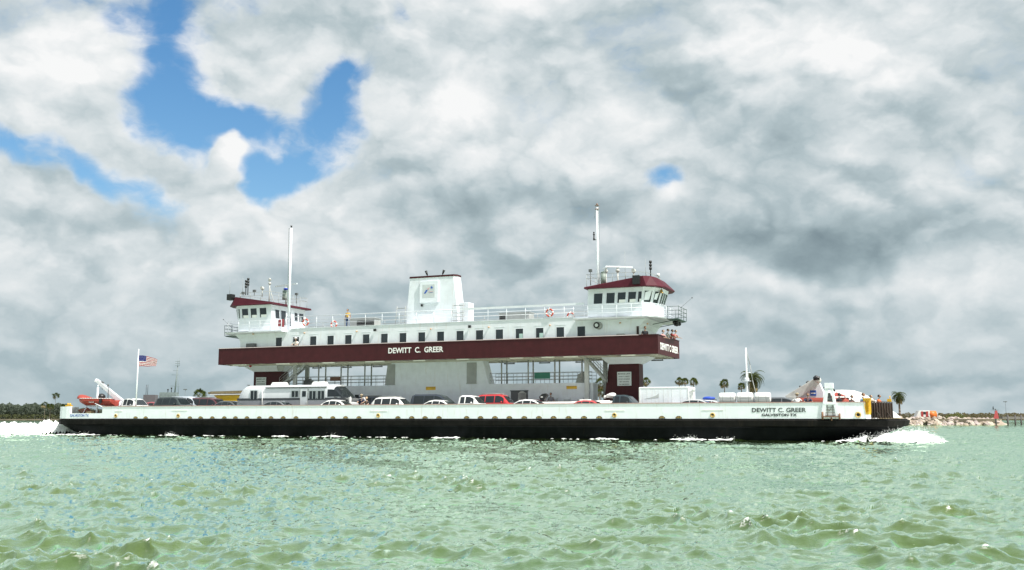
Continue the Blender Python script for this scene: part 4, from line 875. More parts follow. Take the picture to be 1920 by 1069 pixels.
    mr = nt.nodes.new('ShaderNodeMapRange'); L.new(n4, mr.inputs[0]); mr.inputs[1].default_value = 0.50; mr.inputs[2].default_value = 0.56; L.new(mr.outputs[0], mu.inputs[1])
    mx = nt.nodes.new('ShaderNodeMix'); mx.data_type = 'RGBA'; L.new(mu.outputs[0], mx.inputs[0]); L.new(cr.outputs[0], mx.inputs[6]); mx.inputs[7].default_value = (0.8, 0.82, 0.8, 1)
    L.new(mx.outputs[2], b.inputs['Base Color'])
    gl = nt.nodes.new('ShaderNodeBsdfGlossy'); gl.inputs['Color'].default_value = (0.80, 1.0, 0.79, 1); gl.inputs['Roughness'].default_value = 0.05; L.new(bp2.outputs[0], gl.inputs['Normal'])
    fr = nt.nodes.new('ShaderNodeFresnel'); fr.inputs['IOR'].default_value = 1.36; L.new(bp2.outputs[0], fr.inputs['Normal'])
    fo = nt.nodes.new('ShaderNodeMath'); fo.operation = 'SUBTRACT'; fo.use_clamp = True; fm = nt.nodes.new('ShaderNodeMapRange'); L.new(fr.outputs[0], fm.inputs[0]); fm.inputs[1].default_value = 0.02; fm.inputs[2].default_value = 0.25; fm.inputs[3].default_value = 0.04; fm.inputs[4].default_value = 0.95; L.new(fm.outputs[0], fo.inputs[0]); L.new(mu.outputs[0], fo.inputs[1])
    ms = nt.nodes.new('ShaderNodeMixShader'); L.new(fo.outputs[0], ms.inputs[0]); L.new(b.outputs[0], ms.inputs[1]); L.new(gl.outputs[0], ms.inputs[2]); L.new(ms.outputs[0], nt.nodes['Material Output'].inputs['Surface'])
    me.materials.append(m); o = bpy.data.objects.new('water', me); C.objects.link(o); tag(o, 'choppy pale green channel water', 'water', kind='structure'); return o
FOAM0 = 0.78
WCOL = ((0.050, 0.092, 0.036, 1), (0.072, 0.096, 0.009, 1))
build_water()

# foam: churned heightfields with flying droplets
foamm = mat('white_foam', (0.86, 0.88, 0.87), 0.75, var=0.08, scale=2, bump=0.5, bscale=7)
foamm.node_tree.nodes['Principled BSDF'].inputs['Subsurface Weight'].default_value = 0.0
def fbm(x, y, s, o=5):
    return mnoise.fractal(Vector((x*s, y*s, 3.7)), 0.6, 2.1, o)
def foam_field(name, label, x0, x1, y0, y1, step, hfn, drops, seed):
    rnd = random.Random(seed); m = MB(); nx = int((x1-x0)/step); ny = int((y1-y0)/step); idx = {}
    hs = [[0.0]*(ny+1) for _ in range(nx+1)]; vs = []; grid = {}
    for i in range(nx+1):
        for j in range(ny+1):
            x = x0+i*step; y = y0+j*step; e = hfn(x, y)
            n1 = fbm(x, y, 0.55); n2 = fbm(x+9, y, 2.2); n3_ = fbm(x+31, y, 5.0, 3); h = e*(1+0.6*n1+0.35*n3_) + 0.16*n2*(0.4+abs(e)) - 0.03
            hs[i][j] = h
            if h > -0.06: grid[(i,j)] = len(vs); vs.append((x, y, max(h, -0.06)+0.05))
    fs = []
    for i in range(nx):
        for j in range(ny):
            k = [(i,j),(i+1,j),(i+1,j+1),(i,j+1)]
            if all(q in grid for q in k) and max(hs[a][b] for a, b in k) > 0.0: fs.append([grid[q] for q in k])
    m.smooth = True; m._add(vs, fs)
    cand = [(i,j) for i in range(nx) for j in range(ny) if hs[i][j] > 0.1]
    for _ in range(drops):
        if not cand: break
        i, j = rnd.choice(cand); x = x0+i*step+rnd.uniform(-.4,.4); y = y0+j*step+rnd.uniform(-.4,.4); h = hs[i][j]
        r = rnd.uniform(0.005, 0.022); z = h + abs(rnd.gauss(0, 0.11+0.16*h)); m.smooth = True
        p = [(x,y,z+r),(x,y,z-r),(x+r*rnd.uniform(1,2.5),y,z),(x-r,y,z),(x,y+r,z),(x,y-r,z)]
        m._add(p, [(0,2,4),(0,4,3),(0,3,5),(0,5,2),(1,4,2),(1,3,4),(1,5,3),(1,2,5)])
    o = m.build(name, foamm); o.location = W(0,0,0); o.rotation_euler = (0,0,-TH)
    tag(o, label, 'foam', kind='stuff'); return o
def g(x, a, s): return math.exp(-((x-a)/s)**2)
def bow_h(x, y):
    # wave peeling off the bow shoulder and thrown ahead and to the side
    yl = -9.9 - max(0, (41-x))*0.10
    a = 0
    if x < 40: a = (0.42*max(0, (x-34)/6)**2)*g(y, yl-0.5, 0.75+0.03*(x-28))
    core = 0.68*g(x, 42.2, 1.9)*g(y, -8.2, 3.0)
    core2 = 0.26*g(x, 43.6, 1.5)*g(y, -8.2, 3.0)
    return a + core + core2 - 0.12
foam_field('bow_wave', 'white spray thrown up by the bow of the ferry', 29, 51, -15, 3, 0.16, bow_h, 4200, 2)
def stern_h(x, y):
    d = -39.2-x - max(0, -5.5-y)*0.62
    if d < 0: return -1
    r = min(1, d/1.4); r = r*r*(3-2*r); e = min(1, (y+15)/2.5); t = 1.9*math.exp(-d/5.5) + 0.75*g(d, 15, 8)
    return t*r*e*g(y, -4.0, 6.0+d*0.22) - 0.10
foam_field('stern_wash', 'tall white churned wash behind the stern of the ferry', -80, -39.0, -15, 12, 0.17, stern_h, 2600, 4)
def side_h(x, y):
    n = fbm(x, 0, 0.23, 3); return (0.06+0.17*n)*g(y, -10.05-0.10*(1+n), 0.30+0.2*max(0,n)) - 0.035
foam_field('hull_side_foam', 'thin broken line of white foam along the ferry waterline', -38, 32, -11.6, -9.7, 0.12, side_h, 300, 6)

# ================================================================ SHORES
leafd = mat('distant_foliage', (0.13, 0.155, 0.125), 0.8, var=0.5, scale=0.15)  # leaf colour lightened so that distance haze is part of it
leafy(leafd, (0.15, 0.18, 0.12)); leafb = mat('coastal_scrub', (0.085, 0.095, 0.045), 0.85, var=0.4, scale=0.1)
leafy(leafb, (0.10, 0.11, 0.05)); sand = mat('sand_and_grass', (0.20, 0.17, 0.12), 0.9, var=0.35, scale=0.2)
def land(name, pts, z, m):
    b = MB(); n = len(pts); b._add([(x,y,z) for x,y in pts]+[(x,y,-1.5) for x,y in pts], [tuple(range(n))]+[(i,(i+1)%n,n+(i+1)%n,n+i) for i in range(n)])
    o = b.build(name, m); tag(o, kind='structure'); return o
def fp(px, d): p = far(px, d); return (p.x, p.y)
land('far_shore', [fp(-700, 760), fp(60, 770), fp(500, 800), fp(1100, 830), fp(2700, 900), fp(2900, 1900), fp(-900, 1900)], 1.0, mat('muddy_shore', (0.16,0.13,0.10), 0.9, var=0.4, scale=0.1))
land('spit_ground', [fp(1080, 262), fp(1640, 250), fp(1790, 246), fp(1868, 244), fp(1878, 262), fp(1800, 420), fp(1100, 420)], 1.50, sand)
def clump_strip(name, label, items, m, size, n, seed, cat='wood', kind='stuff'):
    rnd = random.Random(seed); b = MB()
    for (pa, pb, d, h, dens) in items:
        for _ in range(int(n*dens)):
            px = rnd.uniform(pa, pb); dd = d*rnd.uniform(1.0, 1.06); p = far(px, dd)
            hh = h*(0.90+0.05*math.sin(px*0.13)+0.05*math.sin(px*0.41+1)+0.06*mnoise.noise(Vector((px*0.35, 0, seed)))) ; z = 0.8 + hh*rnd.random()**0.8
            s = size*rnd.uniform(0.5, 1.2)
            a = Vector((rnd.gauss(0,1), rnd.gauss(0,1), rnd.gauss(0,1))).normalized(); c = a.orthogonal().normalized(); e = a.cross(c)
            b._add([p+Vector((0,0,z))+c*s*math.cos(t)*rnd.uniform(.6,1)+e*s*math.sin(t)*rnd.uniform(.6,1) for t in (0.2,1.4,2.7,3.9,5.2)], [(0,1,2,3,4)])
    o = b.build(name, m); tag(o, label, cat, kind=kind); return o
clump_strip('distant_wood', 'dark green belt of scrub and trees along the far left shore', [(-400, 130, 790, 13.0, 1.0), (130, 480, 860, 9.5, .5)], leafd, 0.95, 34000, 11)
clump_strip('shore_scrub', 'lighter scrub at the water edge below the left tree belt', [(-400, 125, 772, 4.0, 1.0)], leafb, 1.1, 2600, 12, 'scrub')
clump_strip('far_tree_line', 'low far tree line on the horizon at the right', [(1060, 2300, 860, 3.6, 1.0)], leafd, 0.5, 16000, 13)
clump_strip('dune_grass', 'brown grassy bank behind the rubble spit', [(1660, 2250, 420, 3.2, 1.0)], leafy(mat('dry_grass', (0.17,0.14,0.085), 0.9, var=0.4, scale=0.3), (0.16,0.13,0.07)), 0.35, 12000, 14, 'grass')

# rubble
rockm = [mat('pale_rock', (0.48,0.42,0.35), 0.85, var=0.3, scale=1.2, bump=0.6, bscale=3), mat('tan_rock', (0.36,0.29,0.23), 0.85, var=0.35, scale=1.2, bump=0.6, bscale=3), mat('grey_pink_rock', (0.42,0.35,0.33), 0.85, var=0.3, scale=1.2, bump=0.6, bscale=3)]
rock_me = []
for k in range(9):
    rnd = random.Random(40+k); bm = bmesh.new(); bmesh.ops.create_icosphere(bm, subdivisions=2, radius=1.0)
    for v in bm.verts:
        n = mnoise.noise(v.co*1.3+Vector((k*5.1,0,0))); v.co *= 0.85+0.45*n
    for _ in range(7):
        nn = Vector((rnd.gauss(0,1), rnd.gauss(0,1), rnd.gauss(0,1))).normalized(); dd = rnd.uniform(0.55, 0.8)
        for v in bm.verts:
            q = v.co.dot(nn)
            if q > dd: v.co -= nn*(q-dd)
    me = bpy.data.meshes.new('boulder'); bm.to_mesh(me); bm.free(); me.materials.append(rockm[k % 3]); rock_me.append(me)
rnd = random.Random(99); placed = 0
core = MB(); pts = [(1670, 258), (1720, 254), (1790, 250), (1868, 247)]
for (a, b_) in zip(pts[:-1], pts[1:]):
    p0, p1 = far(*a), far(*b_); core.hexa([p0+Vector((0,-6,-0.8)), p1+Vector((0,-6,-0.8)), p1+Vector((0,6,-0.8)), p0+Vector((0,6,-0.8)), p0+Vector((0,-2.5,1.0)), p1+Vector((0,-2.5,1.0)), p1+Vector((0,6,1.45)), p0+Vector((0,6,1.45))])
tag(core.build('rubble_bank', rockm[1]), kind='structure')
for i in range(290):
    px = rnd.uniform(1660, 1870); t = rnd.random(); d0 = 250 - (px-1680)*0.022
    p = far(px, d0 - 6 + 8*t); z = -0.1 + 1.75*t + rnd.uniform(-.15, .15)
    if px > 1800: z -= (px-1800)/70*0.35*t
    o = bpy.data.objects.new('boulder', rock_me[rnd.randrange(9)]); C.objects.link(o); o.location = (p.x, p.y, z)
    s = rnd.uniform(0.35, 0.85)*(1.2 if rnd.random() < .15 else 1); o.scale = (s*rnd.uniform(.9,1.5), s, s*rnd.uniform(.6,.9)); o.rotation_euler = (rnd.uniform(-.4,.4), rnd.uniform(-.4,.4), rnd.uniform(0,6.28))
    tag(o, 'pale jagged boulder heaped in the rubble spit beyond the bow', 'boulder', 'boulders of the rubble spit')
# bush on the spit
rnd = random.Random(5); bb_ = MB(); c0 = far(1793, 252)
for _ in range(1500):
    u = rnd.gauss(0, 1); v = rnd.random(); x = c0.x+u*1.9; hh = 1.45*math.exp(-(u/1.5)**2)*(1+0.2*math.sin(u*6)); s = rnd.uniform(.05,.16)
    p = Vector((x, c0.y+rnd.gauss(0,.8), 1.5+hh*v)); a = Vector((rnd.gauss(0,1),rnd.gauss(0,1),rnd.gauss(0,1))).normalized(); c = a.orthogonal().normalized(); e = a.cross(c)
    bb_._add([p+c*s, p+e*s*.5, p-c*s, p-e*s*.5], [(0,1,2,3)])
tag(bb_.build('bush', mat('olive_bush', (0.13,0.15,0.03), 0.8, var=0.5, scale=2)), 'low olive green bush on top of the rubble spit', 'bush')

# palms
frondm = mat('palm_frond', (0.060, 0.080, 0.022), 0.55, var=0.45, scale=0.8); dryfrond = mat('dry_palm_frond', (0.17, 0.13, 0.06), 0.8, var=0.4)
leafy(frondm, (0.09, 0.11, 0.02)); trunkm = mat('palm_trunk', (0.17, 0.13, 0.10), 0.9, var=0.4, scale=3)
def palm(name, px, d, base_z, top_py, crown_r, kind, label, seed, lean=0.0, group='palms on the spit'):
    rnd = random.Random(seed); b0 = far(px, d, base_z); a, bq, c = pix_ray(px, top_py); topz = CAMZ + c*(d/bq)
    H = topz - crown_r*0.35 - base_z
    root = thing(name, label, 'palm tree', b0, 0, group)
    t = MB(); prev = None; n = 7; r0 = 0.14 if kind == 'fan' else 0.26
    pts = [Vector((lean*(k/n)**1.6, 0, H*k/n)) for k in range(n+1)]
    for k in range(n): t.tube(pts[k], pts[k+1], r0*(1.15-0.35*k/n), r0*(1.15-0.35*(k+1)/n), n=8)
    t.build('trunk', trunkm, root); ct = pts[-1]
    cr = MB()
    if kind == 'date':
        for k in range(56):
            az_ = rnd.uniform(0, 2*math.pi); e0 = R(rnd.uniform(-25, 80)); L_ = crown_r*rnd.uniform(.85, 1.1); dirh = Vector((math.cos(az_), math.sin(az_), 0)); p = Vector(ct); e = e0; sd_ = Vector((-dirh.y, dirh.x, 0)); seg = 9
            for q in range(seg):
                np_ = p + (dirh*math.cos(e)+Vector((0,0,1))*math.sin(e))*L_/seg
                cr.tube(p, np_, 0.025, n=3)
                for sgn in (-1, 1):
                    for w_ in (0, .5):
                        pp = p.lerp(np_, w_); ll = crown_r*0.24*math.sin(math.pi*(q+w_+.8)/(seg+1)); tip = pp + sd_*sgn*ll*.8 + (np_-p).normalized()*ll*.6 + Vector((0,0,-ll*0.35))
                        cr._add([pp, pp+(np_-p)*0.28, tip], [(0,1,2)])
                p = np_; e -= R(13)*(1+0.3*rnd.random())
        for k in range(26):    # dead skirt
            az_ = rnd.uniform(0, 6.28); p = Vector(ct); q = p+Vector((math.cos(az_)*crown_r*.3, math.sin(az_)*crown_r*.3, -crown_r*rnd.uniform(.3,.8)))
            cr.cm = 1; s_ = Vector((-math.sin(az_), math.cos(az_), 0))*0.12*crown_r; cr._add([p, q-s_, q+Vector((0,0,-.2*crown_r)), q+s_], [(0,1,2,3)]); cr.cm = 0
    else:
        for k in range(46):
            az_ = rnd.uniform(0, 2*math.pi); e = R(rnd.uniform(-55, 85)); dr = Vector((math.cos(az_)*math.cos(e), math.sin(az_)*math.cos(e), math.sin(e))); st = crown_r*rnd.uniform(.45,.7); p = ct+dr*st
            cr.cm = 1 if e < R(-25) else 0; cr.tube(ct, p, 0.02, n=3); up = dr.orthogonal().normalized(); sd_ = dr.cross(up); L_ = crown_r*rnd.uniform(.4,.55)
            for q in range(11):
                a_ = R(-95+19*q); tip = p + (dr*math.cos(a_)+sd_*math.sin(a_))*L_ + Vector((0,0,-0.12*crown_r)); mid = p+(dr*math.cos(a_+.12)+sd_*math.sin(a_+.12))*L_*.55; mid2 = p+(dr*math.cos(a_-.12)+sd_*math.sin(a_-.12))*L_*.55
                cr._add([p, mid, tip, mid2], [(0,1,2,3)])
        cr.cm = 0
    cr.build('crown', [frondm, dryfrond], root); return root
palm('date_palm', 1413, 262, 1.5, 697, 4.3, 'date', 'largest palm, broad feathery crown behind the bow mast', 1)
palm('date_palm', 1687.5, 262, 1.5, 735, 2.6, 'date', 'lone feathery palm standing on the spit just off the bow', 2)
palm('fan_palm', 1213, 270, 1.5, 713, 1.4, 'fan', 'palm crown showing beside the right maroon pillar', 3)
palm('fan_palm', 1275, 268, 1.5, 712, 1.25, 'fan', 'left one of two close palm crowns above the white box trailer', 4)
palm('fan_palm', 1286, 272, 1.5, 713, 1.15, 'fan', 'right one of two close palm crowns above the white box trailer', 5)
palm('fan_palm', 1302, 262, 1.5, 713, 1.25, 'fan', 'slim palm just right of the white box trailer', 6)
palm('fan_palm', 1360, 262, 1.5, 716, 1.4, 'fan', 'shaggy palm left of the bow mast above the life raft canisters', 7)
palm('fan_palm', 1392, 275, 1.5, 722, 1.2, 'fan', 'small palm half hidden left of the largest palm', 8)
palm('fan_palm', 1123, 290, 1.5, 715, 2.0, 'fan', 'tallest palm seen under the stair beside the right pillar', 9, 0.5)
palm('fan_palm', 1116, 285, 1.5, 730, 1.7, 'fan', 'lower palm seen under the stair beside the casing end', 10)
palm('fan_palm', 1127, 300, 1.5, 733, 1.7, 'fan', 'third palm close against the right maroon pillar', 15)
palm('fan_palm', 372, 560, 1.0, 736, 4, 'fan', 'bushy palm above the cars between silver car and maroon van', 11, group='palms on the left shore')
palm('fan_palm', 102, 800, 1.0, 740, 3.2, 'fan', 'dark tall palm rising above the left tree belt', 12, group='palms on the left shore')
palm('fan_palm', 83, 760, 0.6, 757, 3.2, 'fan', 'yellowish palm in front of the left tree belt', 13, group='palms on the left shore')
palm('fan_palm', 93, 765, 0.6, 760, 3.0, 'fan', 'yellowish palm leaning right near the stern wash', 14, group='palms on the left shore')
palm('fan_palm', 117, 765, 0.6, 761, 3.0, 'fan', 'small yellowish palm next to the ferry stern', 16, group='palms on the left shore')

# vehicle-like things on the spit
def pz(px, py, d): a, bq, c = pix_ray(px, py); return CAMZ + c*(d/bq)
D0 = 258
rt = thing('camper_van', 'parked white and red camper van on the rubble spit', 'van', far(1731, D0, 1.5)); w_ = 1.45
b = MB(); b.hexa([(-w_-.9,-1,.3),(w_,-1,.3),(w_,1,.3),(-w_-.9,1,.3),(-w_+.1,-.9,2.1),(w_,-.9,2.1),(w_,.9,2.1),(-w_+.1,.9,2.1)]); b.build('body', mat('van_white',(0.62,0.60,0.58),0.4), rt, bevel=0.06)
b = MB(); b.box(-0.9,-0.35,-1.04,-1.003,.5,1.9); b.box(.35,.95,-1.04,-1.003,.4,1.9); b.build('red_panels', mat('van_red',(0.35,0.04,0.04),0.5), rt)
b = MB(); b.box(-0.3,0.28,-1.045,-1.003,1.2,1.8); b.build('window', carglass, rt)
for xx in (-1.5, .9): b = MB(); b.tube((xx,-1.05,.3),(xx,-.8,.3),.33,n=14); b.build('wheel', tyre, rt)
rt = thing('orange_tank', 'orange cylindrical tank beside the camper van on the spit', 'tank', far(1748.5, D0, 1.5))
b = MB(); b.tube((-1.1,0,1.05),(0.8,0,1.05),1.0,n=18); b.build('shell', mat('tank_orange',(0.70,0.17,0.03),0.5), rt); b = MB(); b.tube((0.8,0,1.05),(1.25,0,1.05),0.75,0.55,n=16); b.build('end_cap', steel, rt); b = MB(); b.box(-.8,-.5,-.7,.7,-.02,.3); b.box(.3,.6,-.7,.7,-.02,.3); b.build('cradle', dkgrey, rt)
# channel marker
dm = 232; rt = thing('channel_marker', 'red triangular daymark on a pile in the water at the far right', 'channel marker', far(1867, dm, 0))
b = MB(); b.tube((0,0,-1.5),(0,0,pz(1867,771,dm)),.17,n=10); b.build('pile', mat('wet_timber',(0.09,0.08,0.08),0.8,var=.3), rt)
zt, zb = pz(1867,770,dm), pz(1867,785,dm); b = MB(); b.prismy([(-.62,zb),(.62,zb),(.35,zt),(-.1,zt)],-.24,-.19); b.build('red_board', mat('daymark_red',(0.38,0.05,0.06),0.5), rt)
b = MB(); b.box(-.95,.75,-.05,.05,zt+.1,zt+.17); b.tube((0,0,zt-.1),(0,0,zt+.45),.06); b.path([(-.5,0,zt+.05),(-.1,0,zt+.4),(.4,0,zt+.05)],.04); b.tube((.1,0,zt+.17),(.1,0,zt+.42),.1); b.build('lantern_frame', dkgrey, rt)
b = MB(); b.ball((0,0,0),.17,.8,.8,1.5); b.ball((.02,0,.33),.09); b.tube((.05,0,.33),(.28,0,.27),.025,.008); b.path([(0,0,-.25),(.02,0,-.35)],.02); b.tube((-.02,0,-.15),(-.16,0,-.42),.06,.02)
o = b.build('cormorant', blackm); o.location = far(1867, dm, zt+.55)+Vector((-.45,0,0)); tag(o, 'dark seabird perched on the channel marker crossbar', 'bird')
# pier
pd = 252; rt = thing('pier', 'low grey timber pier running out of frame at the far right', 'pier', far(1895, pd, 0)); xl0 = far(1876,pd).x-rt.location.x; xr0_ = far(2080,pd).x-rt.location.x
b = MB(); b.box(xl0,xr0_,-.8,.8,pz(1900,784.5,pd)-0.05,pz(1900,783,pd)+0.25); b.box(xl0,xr0_,-1.0,-.81,pz(1900,786,pd),pz(1900,781.5,pd)); b.build('deck', mat('weathered_timber',(0.20,0.18,0.17),0.85,var=.3), rt)
for px in (1886,1900,1911,1926,1950,1985,2020):
    x = far(px,pd).x-rt.location.x; b = MB(); b.tube((x,-.9,-1.5),(x,-.9,pz(px,778,pd)),.2,n=10); b.build('pile', MATS['wet_timber'], rt)
b = MB(); p0 = far(1882,pd+3).x-rt.location.x; b.hexa([(p0-1,2,-.5),(p0+2.6,2,-.5),(p0+2.6,5,-.5),(p0-1,5,-.5),(p0-1,3,1.3),(p0,3,.5),(p0,5,.5),(p0-1,5,1.3)]); b.build('abutment', rockm[0], rt)
# lamp posts
def lamp_post(px, d, base, py_top, label, s=1.0):
    rt = thing('street_lamp', label, 'street lamp', far(px, d, base)); zt = pz(px, py_top, d)-base
    b = MB(); b.tube((0,0,0),(0,0,zt),.07*s,.04*s,n=8); b.build('post', dkgrey, rt); b = MB(); b.box(-.55*s,.5*s,-.2,.2,zt,zt+.22*s); b.ball((.15*s,0,zt+.1),.2*s); b.build('lamp_head', dkgrey, rt); return rt
lamp_post(1887, 262, 1.0, 754, 'thin lamp post standing behind the pier at far right', .8)
lamp_post(345, 420, 1.0, 731, 'lamp post with flat head left of the bushy palm', 1.5)
lamp_post(464, 420, 1.0, 723, 'lamp post showing behind the motorhome rear', 1.3)
# vessels moored behind the ferry's stern
vd = 330; rt = thing('patrol_vessel', 'grey vessel with tall lattice mast moored behind the stern cars', 'vessel', far(318, vd, 0)); vg = mat('vessel_grey', (0.17,0.20,0.21), 0.6, var=.2)
vx = lambda px: far(px, vd).x-rt.location.x
b = MB(); b.loft([[(vx(270)+.5,-2,-.5),(vx(365)-1,-2,-.5),(vx(368),0,-.5),(vx(365)-1,2,-.5),(vx(270)+.5,2,-.5)],[(vx(266),-2.6,2.2),(vx(368),-2.6,2.2),(vx(378),0,2.4),(vx(368),2.6,2.2),(vx(266),2.6,2.2)]]); b.build('hull', vg, rt)
b = MB(); b.hexa([(vx(297),-1.8,2.4),(vx(334),-1.8,2.4),(vx(334),1.8,2.4),(vx(297),1.8,2.4),(vx(300),-1.6,pz(310,736,vd)),(vx(330),-1.6,pz(310,736,vd)),(vx(330),1.6,pz(310,736,vd)),(vx(300),1.6,pz(310,736,vd))]); b.box(vx(297),vx(334),-1.9,-1.85,pz(310,743,vd),pz(310,742,vd)); b.build('superstructure', vg, rt)
b = MB(); mx0 = vx(325.5); zt = pz(328,686,vd)
b.tube((mx0,0,pz(325,738,vd)),(mx0+.6,0,zt),.26,.14,n=8); b.path([(mx0+.6,0,zt),(mx0+.6,0,pz(328,673,vd))],.05); b.path([(mx0+1.1,0,zt),(mx0+1.15,0,pz(328,671,vd))],.04)
for py in (686, 682, 678): b.box(mx0-.2,mx0+1.2,-.3,.3,pz(328,py,vd),pz(328,py,vd)+.08)
for py, l in ((703,1.3),(724,1.6),(695,.8)): b.tube((mx0-l,0,pz(328,py,vd)),(mx0+l,0,pz(328,py,vd)),.05)
b.path([(mx0+1.2,0,pz(328,738,vd)),(mx0+.75,0,pz(328,700,vd))],.06); b.build('lattice_mast', vg, rt)
for px, py in ((313.5,731),(320,728)): b = MB(); b.tube((vx(px),-.5,pz(px,736,vd)),(vx(px),-.5,pz(px,py,vd)),.12); b.ball((vx(px),-.5,pz(px,py,vd)),.28); b.build('vent', blackm, rt)
rt = thing('work_barge', 'dark grey barge cabin with two thin poles behind the red car', 'barge', far(279, vd-15, 0)); vx2 = lambda px: far(px, vd-15).x-rt.location.x
b = MB(); b.box(vx2(250),vx2(300),-2.5,2.5,-.5,1.8); b.build('hull', dkgrey, rt); b = MB(); b.hexa([(vx2(269),-1.4,1.8),(vx2(293),-1.4,1.8),(vx2(293),1.4,1.8),(vx2(269),1.4,1.8),(vx2(269.5),-1.3,pz(280,740.5,vd-15)),(vx2(291.5),-1.3,pz(280,740.5,vd-15)),(vx2(291.5),1.3,pz(280,740.5,vd-15)),(vx2(269.5),1.3,pz(280,740.5,vd-15))]); b.build('cabin', mat('cabin_slate',(0.10,0.085,0.10),0.6), rt)
for px in (271.5, 274.5): b = MB(); b.tube((vx2(px),0,pz(px,741,vd-15)),(vx2(px),0,pz(px,721.5,vd-15)),.07,n=6); b.build('pole', blackm, rt)

# ================================================================ VEHICLES
def interp(pts, x):
    if x <= pts[0][0]: return pts[0][1]
    for (a, b_), (c, d) in zip(pts[:-1], pts[1:]):
        if x <= c: return b_ + (d-b_)*(x-a)/max(c-a, 1e-6)
    return pts[-1][1]
# x = 0 at the rear bumper; top = silhouette; belt = base of the glass; glass = side panes; ws / rw = windscreen and rear window ranges
KINDS = {
 'sedan': dict(L=4.7, w=0.88, top=[(0,.62),(.05,.88),(.25,.97),(.85,1.0),(1.25,1.20),(1.6,1.36),(2.1,1.43),(2.7,1.41),(3.05,1.30),(3.65,.98),(4.3,.86),(4.62,.72),(4.7,.5)],
   belt=.93, glass=[(1.25,1.93),(1.99,2.62),(2.68,3.28)], ws=(2.98,3.60), rw=(.92,1.48), wheels=(.95,3.7), wr=.32),
 'suv': dict(L=4.75, w=0.92, top=[(0,.6),(.02,1.15),(.10,1.35),(.45,1.70),(.75,1.76),(2.4,1.78),(2.75,1.70),(3.45,1.12),(4.4,1.00),(4.7,.82),(4.75,.55)],
   belt=1.12, glass=[(.42,1.12),(1.20,2.02),(2.10,2.95)], ws=(2.82,3.42), rw=(.13,.40), wheels=(.95,3.8), wr=.38),
 'van': dict(L=4.9, w=0.96, top=[(0,.6),(.03,1.2),(.2,1.75),(.5,1.86),(2.6,1.86),(3.1,1.74),(4.0,1.12),(4.6,.95),(4.85,.75),(4.9,.5)],
   belt=1.10, glass=[(.45,1.45),(1.52,2.45),(2.53,3.45)], ws=(3.16,3.93), rw=(.08,.19), wheels=(1.0,3.95), wr=.34),
 'pickup': dict(L=5.5, w=0.95, top=[(0,.7),(.02,1.10),(1.95,1.10),(2.0,1.12),(2.1,1.70),(2.3,1.80),(3.0,1.81),(3.35,1.72),(3.95,1.16),(5.1,1.04),(5.42,.9),(5.5,.6)],
   belt=1.14, glass=[(2.22,2.62),(2.72,3.50)], ws=(3.40,3.92), rw=(2.02,2.10), wheels=(1.15,4.5), wr=.39),
}
